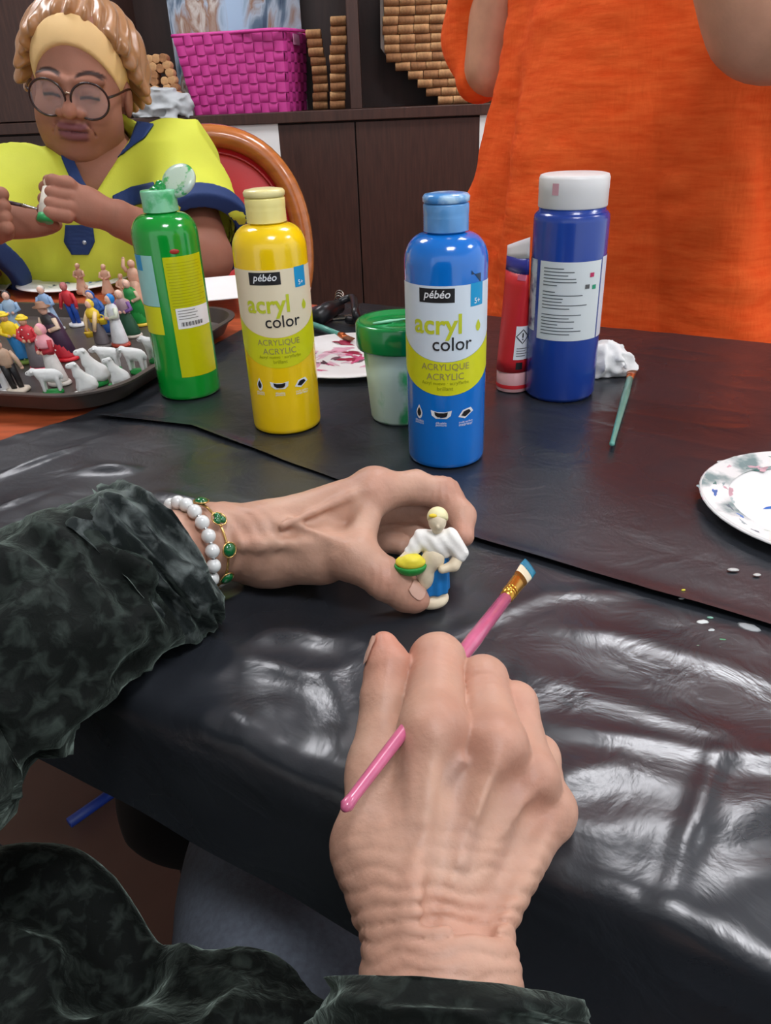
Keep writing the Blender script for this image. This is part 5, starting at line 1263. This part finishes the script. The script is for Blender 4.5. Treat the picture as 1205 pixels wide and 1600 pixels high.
# ================================================================== seated woman
SKIN_B = mat('skin_brown', attr=True, rough=.58, sss=.06, var=.05, vscale=40, bump=.12, bscale=300, spec=.25)
hy = unit([.07, -.95, -.14])
HC = D(107, 149, 1.30) - hy * .097; hx0 = np.array([1.0, -.08, -.155]); hx = unit(hx0 - hy * (hx0 @ hy)); hz = np.cross(hx, hy)
if hz[2] < 0: hz = -hz
HR = np.stack([hx, hy, hz], 1)                                       # columns: her left, face direction, up
HS = 1.0
def hl(p): return (p - HC) @ HR / HS
def hw_(v): return HC + (np.asarray(v) * HS) @ HR.T
def head_local(q):
    d = ell(q, (0, -.025, .035), (.077, .098, .092)); d = smin(d, ell(q, (0, .025, -.03), (.068, .068, .082)), .03)
    for s in (-1, 1):
        d = smin(d, ball(q, (s * .038, .045, -.042), .031), .025); d = smin(d, ball(q, (s * .036, .030, -.076), .031), .03)
        d = smin(d, cone(q, (s * .012, .088, .020), (s * .050, .070, .022), .008, .007), .012)
    d = smin(d, ell(q, (0, .060, -.092), (.032, .030, .022)), .025)
    d = smin(d, ell(q, (0, .02, -.102), (.05, .045, .024)), .03)
    d = smin(d, ell(q, (0, .078, -.056), (.034, .018, .026)), .015)
    for s in (-1, 1): d = smax(d, -ball(q, (s * .031, .105, .003), .019), .014)
    for s in (-1, 1): d = smin(d, ell(q, (s * .031, .0745, .000), (.0165, .0125, .0125)), .005)
    d = smin(d, cone(q, (0, .085, .012), (0, .100, -.020), .0085, .0105), .010); d = smin(d, ball(q, (0, .104, -.0245), .0118), .006)
    for s in (-1, 1):
        d = smin(d, ell(q, (s * .0160, .094, -.0275), (.0100, .010, .0088)), .004); d = smax(d, -ball(q, (s * .008, .102, -.0365), .0040), .003)
    d = smin(d, ell(q, (0, .0935, -.0500), (.0265, .0095, .0070)), .004); d = smin(d, ell(q, (0, .0920, -.0635), (.0235, .0105, .0090)), .004)
    d = smax(d, -ell(q, (0, .103, -.0565), (.026, .007, .0016)), .002)
    for s in (-1, 1):
        d = smax(d, -cone(q, (s * .023, .092, -.036), (s * .034, .082, -.062), .0015, .001), .006)
        d = smin(d, ell(q, (s * .079, -.005, -.015), (.008, .018, .030)), .006)
    return d
SHw = {'l': D(272, 262, 1.46), 'r': D(30, 318, 1.42)}; ELw = {'l': D(322, 402, 1.355), 'r': D(-55, 425, 1.37)}
WRw = {'l': D(176, 338, 1.225), 'r': D(-60, 365, 1.24)}
CH = D(160, 360, 1.52); NB_ = hw_((0, -.045, -.10)); NCK = D(165, 250, 1.475)
def smax3(*a): return a
HLc = D(122, 322, 1.195)                                             # her left hand, closed around a small figurine
lx = unit(HLc - WRw['l']); ln = unit(np.cross(lx, UP)); ln = ln if ln @ TC > 0 else -ln; lu = np.cross(ln, lx); lu = lu if lu @ UP > 0 else -lu
def handW(p, c, lx, ln, lu, s=1.0):
    g = lambda a, b, cc: c + (lx * a + lu * b + ln * cc) * s
    d = ell(p, g(-.012, .004, 0), np.array([.036, .031, .020]) * s, np.stack([lx, lu, ln], 1))
    palm = d; out = d
    for i, b in enumerate((.026, .008, -.009, -.024)):
        f_ = chain(p, [g(.016, b, .008), g(.040, b - .002, .006), g(.046, b - .006, -.016), g(.026, b - .006, -.028)], np.array([.0105, .0098, .0090, .0078]) * s, .004)
        out = np.minimum(out, smin(palm, f_, .006))
    tb = chain(p, [g(-.02, .018, -.012), g(.016, .036, -.014), g(.042, .034, -.020)], np.array([.013, .0105, .0085]) * s, .005)
    return np.minimum(out, smin(palm, tb, .008))
HRc = D(-16, 342, 1.19); rx = unit(HRc - WRw['r']); rn = ln; ru = unit(np.cross(rn, rx)); ru = ru if ru @ UP > 0 else -ru
def woman_f(p):
    d = head_local(hl(p)) * HS
    d = smin(d, cone(p, NB_, NCK, .058, .062), .03); d = smin(d, ell(p, NCK + np.array([0, .0, -.05]), (.13, .09, .06)), .04)
    d = smin(d, ell(p, CH + np.array([0, 0, -.08]), (.165, .115, .17)), .05); d = smin(d, cone(p, SHw['l'], SHw['r'], .05, .05), .04)
    for k in 'lr':
        d = smin(d, cone(p, SHw[k], ELw[k], .055, .046), .03); d = smin(d, cone(p, ELw[k], WRw[k], .043, .0265), .015)
    d = smin(d, cone(p, WRw['l'], HLc - lx * .03, .0265, .022), .012); d = smin(d, cone(p, WRw['r'], HRc - rx * .03, .0265, .022), .012)
    d = smin(d, handW(p, HLc, lx, ln, lu), .006); d = smin(d, handW(p, HRc, rx, rn, ru), .006)
    return d
lo = np.array([-1.05, 1.05, .50]); hi = np.array([-.22, 1.95, 1.36])
big = sdf_mesh(woman_f, lo, hi, .0075)
hb = hw_((0, 0, -.01)); fine = sdf_mesh(lambda p: smin(head_local(hl(p)) * HS, cone(p, NB_, NCK, .058, .062), .03), hb - .16, hb + .16, .0027)
hf = sdf_mesh(lambda p: smin(handW(p, HLc, lx, ln, lu), cone(p, WRw['l'], HLc - lx * .03, .0265, .022), .012), HLc - .075, HLc + .075, .0020)
hf2 = sdf_mesh(lambda p: smin(handW(p, HRc, rx, rn, ru), cone(p, WRw['r'], HRc - rx * .03, .0265, .022), .012), HRc - .075, HRc + .075, .0022)
# keep the coarse mesh out of the way where the fine ones are: shrink those vertices slightly inwards
def shrink(V, c, r, amt, f):
    w = np.clip((r - np.linalg.norm(V - c, axis=1)) / (r * .25), 0, 1)[:, None]; g = np.empty_like(V); e = .002
    for ax_ in range(3): o = np.zeros(3); o[ax_] = e; g[:, ax_] = (f(V + o) - f(V - o)) / (2 * e)
    g /= np.linalg.norm(g, axis=1)[:, None] + 1e-9; return V - g * amt * w
V0 = big[0]; V0 = shrink(V0, hb, .17, .006, woman_f); V0 = shrink(V0, HLc, .07, .004, woman_f); V0 = shrink(V0, HRc, .07, .004, woman_f)
V, F = njoin([(V0, big[1]), fine, hf, hf2])
Cw = vcol(len(V), (154, 104, 84)); q = hl(V)
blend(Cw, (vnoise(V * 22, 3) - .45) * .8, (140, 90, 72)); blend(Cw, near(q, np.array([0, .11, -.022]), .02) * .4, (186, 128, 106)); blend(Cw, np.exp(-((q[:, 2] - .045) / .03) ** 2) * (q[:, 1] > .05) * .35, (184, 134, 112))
lipw = np.clip(1 - np.maximum(np.abs(q[:, 0]) / .0275, np.abs(q[:, 2] + .0568) / .0160), 0, 1) * 5 * (q[:, 1] > .075); blend(Cw, lipw, (122, 74, 76))
blend(Cw, np.clip(1 - np.abs(q[:, 2] + .0565) / .0016, 0, 1) * (np.abs(q[:, 0]) < .025) * (q[:, 1] > .07), (60, 34, 36))
for s in (-1, 1):
    bz = .0335 - .006 * ((np.abs(q[:, 0]) - .032) / .02) ** 2
    bw = np.clip(2.0 - 2 * np.abs(q[:, 2] - bz) / .0036, 0, 1) * np.clip((.058 - np.abs(q[:, 0])) / .008, 0, 1) * np.clip((np.abs(q[:, 0]) - .010) / .006, 0, 1) * (q[:, 1] > .05); blend(Cw, bw * .85, (46, 28, 24))
    lid = np.clip(1.3 - np.abs(q[:, 2] + .0060 - .004 * np.cos((np.abs(q[:, 0]) - .031) * 90)) / .0026, 0, 1) * (np.abs(np.abs(q[:, 0]) - .031) < .015) * (q[:, 1] > .06); blend(Cw, lid, (24, 14, 14))
blend(Cw, (near(V, HLc + lx * .03, .03)) * .35, (190, 138, 118))
W0 = np.array([-.52, 1.62, 0]); W0[:2] = CH[:2]
woman = thing('person', 'seated woman in lime and navy tunic with gold bonnet and round glasses', 'person', W0)
obj('body', V, F, SKIN_B, woman, origin=W0, colors=Cw)
# ---- tunic
LIMEF = mat('lime_fabric', (206, 212, 62), rough=.75, var=.05, vscale=12, bump=.12, bscale=500); NAVF = mat('navy_fabric', (22, 52, 104), rough=.75, var=.05, bump=.12, bscale=500)
def vdist(p): return p
def proj_px(p):
    q_ = p - CAM; z_ = q_ @ FWD; return 602.5 + FPX * (q_ @ RIGHT) / z_, 800 - FPX * (q_ @ UP) / z_
CUT = {k: SHw[k] + (ELw[k] - SHw[k]) * .80 for k in 'lr'}
Vtip = D(143, 312, 1.39); Vl = D(100, 226, 1.42); Vr = D(216, 196, 1.50); Vback = NCK + np.array([.0, .10, .05])
def tunic_core(p, o=0.0):
    d = ell(p, CH + np.array([0, .0, -.075]), (.195 + o, .150 + o, .19 + o)); d = smin(d, ell(p, CH + np.array([.01, -.01, -.26]), (.205, .165, .20)), .05); d = smin(d, cone(p, SHw['l'] + np.array([-.02, .01, -.01]), SHw['r'] + np.array([.02, .01, -.01]), .072, .070), .05)
    for k in 'lr': d = smin(d, cone(p, NCK + np.array([0, .03, .0]), SHw[k], .066, .066), .03)
    for k in 'lr':
        ax_ = unit(ELw[k] - SHw[k]); s = cone(p, SHw[k], CUT[k] + ax_ * .05, .078 + o, .082 + o); s = smax(s, (p - CUT[k]) @ ax_, .008); d = smin(d, s, .045)
    f_ = .015 * (ridge((p + .04 * vnoise(p * 8, 81)[:, None]) * np.array([8, 8, 5]) + 2, 31) ** 2 - .3) + .007 * (ridge(p * np.array([16, 12, 14]), 33) - .5)
    return d - f_ * 1.1
NK = unit(Vl - Vtip); NK2 = unit(Vr - Vtip)
def neck_cut(p):                                                     # V-shaped opening, a wedge standing on the tip of the V
    n1 = unit(np.cross(NK, Vtip - CAM)); n2 = unit(np.cross(Vtip - CAM, NK2))
    c_ = .5 * (Vl + Vr)
    if (c_ - Vtip) @ n1 < 0: n1 = -n1
    if (c_ - Vtip) @ n2 < 0: n2 = -n2
    return smax(-((p - Vtip) @ n1), -((p - Vtip) @ n2), .006)        # negative inside the wedge
def tunic_f(p):
    w = neck_cut(p); front = (p - (NCK + np.array([0, .02, 0]))) @ np.array([0, 1.0, 0])
    hole = smax(w, front, .01); d = smax(tunic_core(p), -hole, .004)
    for k in 'l':
        ax_ = unit(ELw[k] - SHw[k]); d = smax(d, -smax(cone(p, SHw[k], ELw[k] + ax_ * .1, .072, .070), -((p - CUT[k]) @ ax_ + .055), .004), .004)
    return smax(d, -cone(p, NB_, NCK + np.array([0, 0, -.01]), .064, .070), .006)
V, F = sdf_mesh(tunic_f, (-1.08, 1.05, .44), (-.2, 2.0, 1.22), .0062); obj('tunic', V, F, LIMEF, woman, origin=W0)
def project(f, P, it=30):
    P = P.copy(); e = .002
    for _ in range(it):
        d = f(P); g = np.empty_like(P)
        for ax_ in range(3): o = np.zeros(3); o[ax_] = e; g[:, ax_] = (f(P + o) - f(P - o)) / (2 * e)
        P -= (d / np.maximum((g * g).sum(1), .3))[:, None] * g * .7
    return P
def ray_hit(f, px, py, d0=1.0, d1=1.8):
    r = ray(px, py); ds = np.linspace(d0, d1, 500); v = f(CAM + r * ds[:, None]); k = np.argmax(v < 0); return CAM + r * ds[k] if v[k] < 0 else None
def patch_px(f, left, right, n=40, m=7, off=.004):                   # band between two polylines, laid onto the garment
    def res(L_): 
        L_ = np.array(L_, float); s = np.concatenate([[0], np.cumsum(np.hypot(*np.diff(L_, axis=0).T))]); u = np.linspace(0, s[-1], n); return np.stack([np.interp(u, s, L_[:, 0]), np.interp(u, s, L_[:, 1])], 1)
    A, B_ = res(left), res(right); V = []; last = 1.4
    for i in range(n):
        for j in range(m):
            t_ = j / (m - 1); p = A[i] * (1 - t_) + B_[i] * t_; h = ray_hit(lambda x: f(x) - off, *p)
            if h is None: h = D(p[0], p[1], last)
            last = float((h - CAM) @ FWD); V.append(h)
    V = np.array(V); F = [(i * m + j, i * m + j + 1, (i + 1) * m + j + 1, (i + 1) * m + j) for i in range(n - 1) for j in range(m - 1)]
    return V, F
tcore = lambda p: tunic_core(p)
for nm, l_, r_ in (('neckband', [(92, 214), (96, 246), (112, 284), (128, 312)], [(112, 224), (117, 254), (131, 284), (141, 300), (140, 322)]),
                   ('neckband', [(214, 190), (203, 222), (184, 246)], [(240, 194), (226, 214), (186, 244)]),
                   ('chest_stripe', [(176, 306), (205, 292), (240, 285)], [(178, 324), (206, 322), (240, 312)]),
                   ('button_tab', [(102, 352), (100, 378), (112, 398)], [(145, 352), (148, 378), (138, 398)])):
    V, F = patch_px(tcore, l_, r_, 26, 7, .0035); o = obj(nm, V, F, NAVF, woman, origin=W0)
    s_ = o.modifiers.new('solid', 'SOLIDIFY'); s_.thickness = .003; s_.offset = 0
pb = ray_hit(tcore, 134, 381); obj('button', *sphere(pb + TC * .006, .004, 10, 6), mat('button_steel', (190, 196, 204), rough=.3, metal=.6), woman, origin=W0)
for k in 'lr':
    ax_ = unit(ELw[k] - SHw[k])
    def cuff_f(p, k=k, ax_=ax_): 
        s = cone(p, SHw[k], CUT[k] + ax_ * .05, .094, .098); t_ = (p - CUT[k]) @ ax_
        return smax(smax(s, -cone(p, SHw[k], ELw[k], .072, .070), .003), np.abs(t_ + .008) - .0155, .004) - .004 * (ridge(p * np.array([14, 10, 12]), 35) - .5)
    V, F = sdf_mesh(cuff_f, CUT[k] - .14, CUT[k] + .14, .0045); obj('sleeve_cuff', V, F, NAVF, woman, origin=W0)
NAVP = NAVF
def legs_w(p):
    d = None
    for s in (-1, 1):
        h0 = np.array([CH[0] + s * .10, CH[1], .48]); k0 = np.array([CH[0] + .12 + s * .11, CH[1] - .42, .50]); f0 = np.array([k0[0], k0[1] + .03, .06])
        e = smin(cone(p, h0, k0, .09, .065), cone(p, k0, f0, .06, .045), .02); d = e if d is None else smin(d, e, .03)
    return d
V, F = sdf_mesh(legs_w, (CH[0] - .35, CH[1] - .6, 0), (CH[0] + .45, CH[1] + .2, .62), .012); obj('trousers', V, F, NAVF, woman, origin=W0)
# ---- bonnet with stretch band
BAND = mat('band_beige', (226, 188, 128), rough=.7, var=.04, vscale=20, bump=.1, bscale=600); SATIN = mat('gold_satin', (158, 110, 66), rough=.34, var=.14, vscale=14, sheen=.3, spec=.6)
def band_f(q):
    d = ell(q, (0, -.025, .035), (.0835, .1045, .0985)); t_ = (q[:, 2] - q[:, 1] * .98) * .714
    x2 = (q[:, 0] / .078) ** 2; return smax(smax(d, (.004 - .020 * x2) - t_, .003), t_ - (.058 - .030 * x2), .003)
def bonnet_f(q):
    t_ = (q[:, 2] - q[:, 1] * .98) * .714; c_ = np.array([0, -.052, .036]); v_ = q - c_
    ang = np.arctan2(q[:, 0], (q[:, 1] + q[:, 2]) * .714 - .03 + .02)
    d = ell(q, c_, (.110, .102, .108)); x2 = (q[:, 0] / .078) ** 2; tu = .052 - .026 * np.minimum(x2, 2.2); edge = np.exp(-((t_ - tu - .012) / .024) ** 2)
    w = np.sin(ang * 25 + 4 * vnoise(q * 30, 4)) * .0062 * edge + .010 * edge + .004 * edge * np.sin(ang * 7 + 1) + .0045 * np.sin(ang * 22 + 5 * vnoise(q * 20, 6)) * np.exp(-((t_ - .07) / .06) ** 2)
    d = d - w - .006 * (vnoise(q * 35, 8) - .5)
    return smax(d, tu - t_ + .004 * np.sin(ang * 19), .006)
for nm, f_, m_, h in (('headband', band_f, BAND, .0034), ('bonnet', bonnet_f, SATIN, .0034)):
    V, F = sdf_mesh(f_, (-.15, -.21, -.14), (.15, .13, .22), h); obj(nm, hw_(V), F, m_, woman, origin=W0)
# ---- glasses: a thing of their own
gl = thing('glasses', 'round dark-rimmed glasses on the seated woman', 'glasses', hw_((0, .1, 0))); GO = hw_((0, .1, 0))
RIM = mat('tortoise_rim', (44, 24, 22), rough=.25, var=.3, vscale=90); LENS = mat('lens_glass', (230, 232, 240), rough=.05, alpha=.13, spec=.8)
GS = .0325
for s in (-1, 1):
    cgl = np.array([s * .0345, .1015 - .003, -.006]); nx_ = unit([1, -s * .16, 0]); nz_ = np.array([0, .10, 1.0]); 
    ring_ = np.array([cgl + nx_ * (.0305 * math.cos(a)) + nz_ * (.0285 * math.sin(a)) for a in np.linspace(0, 2 * math.pi, 41)[:-1]])
    obj('rim', *(lambda a: (hw_(a[0]), a[1]))(tube(ring_, .0019, 8, closed=True)), RIM, gl, origin=GO)
    V = np.vstack([ring_ * .97 + cgl * .03, [cgl + np.array([0, .002, 0])]]); obj('lens', hw_(V), [(i, (i + 1) % 40, 40) for i in range(40)], LENS, gl, origin=GO)
    P = [cgl + nx_ * s * .030 + np.array([0, 0, .008]), np.array([s * .074, .07, .004]), np.array([s * .084, .0, .004]), np.array([s * .083, -.02, -.012])]
    obj('temple_arm', *(lambda a: (hw_(a[0]), a[1]))(tube(smoothpath(P, 14), .0021, 6)), RIM, gl, origin=GO)
obj('bridge', *(lambda a: (hw_(a[0]), a[1]))(tube(smoothpath([(-.0055, .101, .002), (0, .104, .005), (.0055, .101, .002)], 8), .0018, 6)), mat('bridge_metal', (170, 150, 130), rough=.25, metal=.8), gl, origin=GO)
# what she holds
fb = HLc + lx * .045 - lu * .004
t = thing('clay_figurine', 'pale figurine with green base held by the seated woman', 'figurine', fb - lu * .03)
def ff(V): return V
a = fb - lu * .034; b_ = fb + lu * .036
obj('base', *tube([a, a + lu * .010], [.012, .011], 12), fm((40, 150, 80)), t, origin=fb - lu * .03); obj('robe', *tube([a + lu * .010, a + lu * .03, b_ - lu * .018], [.011, .010, .008], 12), fm((214, 206, 190)), t, origin=fb - lu * .03)
obj('head', *sphere(b_ - lu * .010, .0075, 10, 8), fm((226, 206, 180)), t, origin=fb - lu * .03)
brush(D(-60, 300, 1.20), D(72, 329, 1.165), 'thin dark-handled brush held by the seated woman', mat('brush_dark', (70, 50, 60), rough=.3), mat('steel', (180, 178, 170)), BRIS, r=.0028, lf=.03, lb_=.014)

# ================================================================== standing person in orange
ORG = bpy.data.materials.new('orange_gauze'); ORG.use_nodes = True; N = ORG.node_tree.nodes; L = ORG.node_tree.links; b = N['Principled BSDF']
tc = N.new('ShaderNodeTexCoord'); mp = N.new('ShaderNodeMapping'); mp.inputs['Scale'].default_value = (12, 12, 60); L.new(tc.outputs['Object'], mp.inputs[0])
n1 = N.new('ShaderNodeTexNoise'); n1.inputs['Scale'].default_value = 2.2; n1.inputs['Detail'].default_value = 5; L.new(mp.outputs[0], n1.inputs[0])
mp2 = N.new('ShaderNodeMapping'); mp2.inputs['Scale'].default_value = (70, 70, 18); L.new(tc.outputs['Object'], mp2.inputs[0]); n2 = N.new('ShaderNodeTexNoise'); n2.inputs['Scale'].default_value = 2; L.new(mp2.outputs[0], n2.inputs[0])
ad = N.new('ShaderNodeMath'); L.new(n1.outputs[0], ad.inputs[0]); L.new(n2.outputs[0], ad.inputs[1])
cr = N.new('ShaderNodeValToRGB'); L.new(n1.outputs[0], cr.inputs[0]); e = cr.color_ramp.elements; e[0].position = .3; e[0].color = lin((236, 84, 28)); e[1].position = .7; e[1].color = lin((250, 106, 46))
L.new(cr.outputs[0], b.inputs['Base Color']); b.inputs['Roughness'].default_value = .85; b.inputs['Specular IOR Level'].default_value = .2
bp = N.new('ShaderNodeBump'); bp.inputs['Strength'].default_value = .3; bp.inputs['Distance'].default_value = .004; L.new(ad.outputs[0], bp.inputs['Height']); L.new(bp.outputs[0], b.inputs['Normal'])
OC = tp(*st(T(985, 515)), 0) + TV * .19; OC[2] = 0
SKIN_C = mat('skin_tan', (206, 152, 124), rough=.5, sss=.08, var=.10, vscale=30, bump=.15, bscale=200)
EL1, FA1 = D(768, 104, 1.20), D(774, -190, 1.10); SH1 = OC + TU * -.21 + ZU * 1.42
EL2, FA2 = D(1222, -2, .70), D(1125, -170, .66); SH2 = OC + TU * .21 + ZU * 1.42
def torso_o(p, grow=0.0):
    q_ = p - OC; u_ = q_ @ TU; v_ = q_ @ TV; z_ = p[:, 2]; w = np.interp(z_, [.3, .72, 1.0, 1.3, 1.45], [.37, .345, .285, .235, .20]) + grow; dth = np.interp(z_, [.3, .72, 1.0, 1.3, 1.45], [.185, .170, .150, .125, .09]) + grow
    ang = np.arctan2(v_ / dth, u_ / w); r_ = np.sqrt((u_ / w) ** 2 + (v_ / dth) ** 2)
    return (r_ - 1) * np.minimum(w, dth) * .9, ang, u_, z_
def tunic_o(p):
    d, ang, u_, z_ = torso_o(p)
    fl = np.clip((1.35 - z_) / .5, .25, 1)
    warp = vnoise(np.stack([ang * 2, z_ * 3, z_ * 0], 1), 41)
    d = d + fl * (.010 * np.sin(ang * 8 + 4 * warp) * (.4 + .6 * vnoise(np.stack([ang * 3, z_ * 2.5, z_ * 0 + 4], 1), 42)) + .020 * (ridge(np.stack([ang * 2.4 + z_ * 1.4, z_ * 1.2, z_ * 0], 1), 43) - .5)) + .004 * (ridge(np.stack([ang * 6, z_ * 26, z_ * 0], 1), 44) - .5)
    d = smax(d, .50 - z_, .01); d = smax(d, z_ - 1.44, .03)
    s = cone(p, SH1, D(752, 62, 1.245), .085, .062); s = smin(s, cone(p, D(752, 62, 1.245), D(750, 118, 1.235), .058, .040), .02)
    s2 = cone(p, SH2, OC + TU * .40 + TV * .02 + ZU * 1.02, .09, .075)
    return smin(smin(d, s, .03), s2, .05) - .004 * (ridge(p * 14, 45) - .5)
V, F = sdf_mesh(tunic_o, OC + np.array([-.62, -.55, .46]), OC + np.array([.65, .55, 1.52]), .0082)
op = thing('person', 'standing person in loose bright orange gauze tunic with raised forearms', 'person', OC)
obj('tunic', V, F, ORG, op, origin=OC)
def body_o(p):
    d, ang, u_, z_ = torso_o(p, -.05); d = smax(d, np.abs(z_ - .95) - .47, .02)
    d = smin(d, cone(p, OC + ZU * 1.36, OC + ZU * 1.50, .06, .055), .04)
    d = smin(d, cone(p, SH1, EL1, .05, .04), .02); d = smin(d, cone(p, EL1, FA1, .0385, .030), .012); d = smin(d, cone(p, SH2, EL2, .06, .062), .02); d = smin(d, cone(p, EL2, FA2, .067, .046), .02)
    d = smin(d, ell(p, OC + ZU * 1.62, (.075, .095, .115)), .02)
    for s in (-1, 1): d = smin(d, cone(p, OC + TU * s * .1 + ZU * .55, OC + TU * s * .11 + ZU * .05, .075, .05), .03)
    return d
V, F = sdf_mesh(body_o, OC + np.array([-.6, -.85, .0]), OC + np.array([.6, .45, 1.78]), .0105); obj('body', V, F, SKIN_C, op, origin=OC)
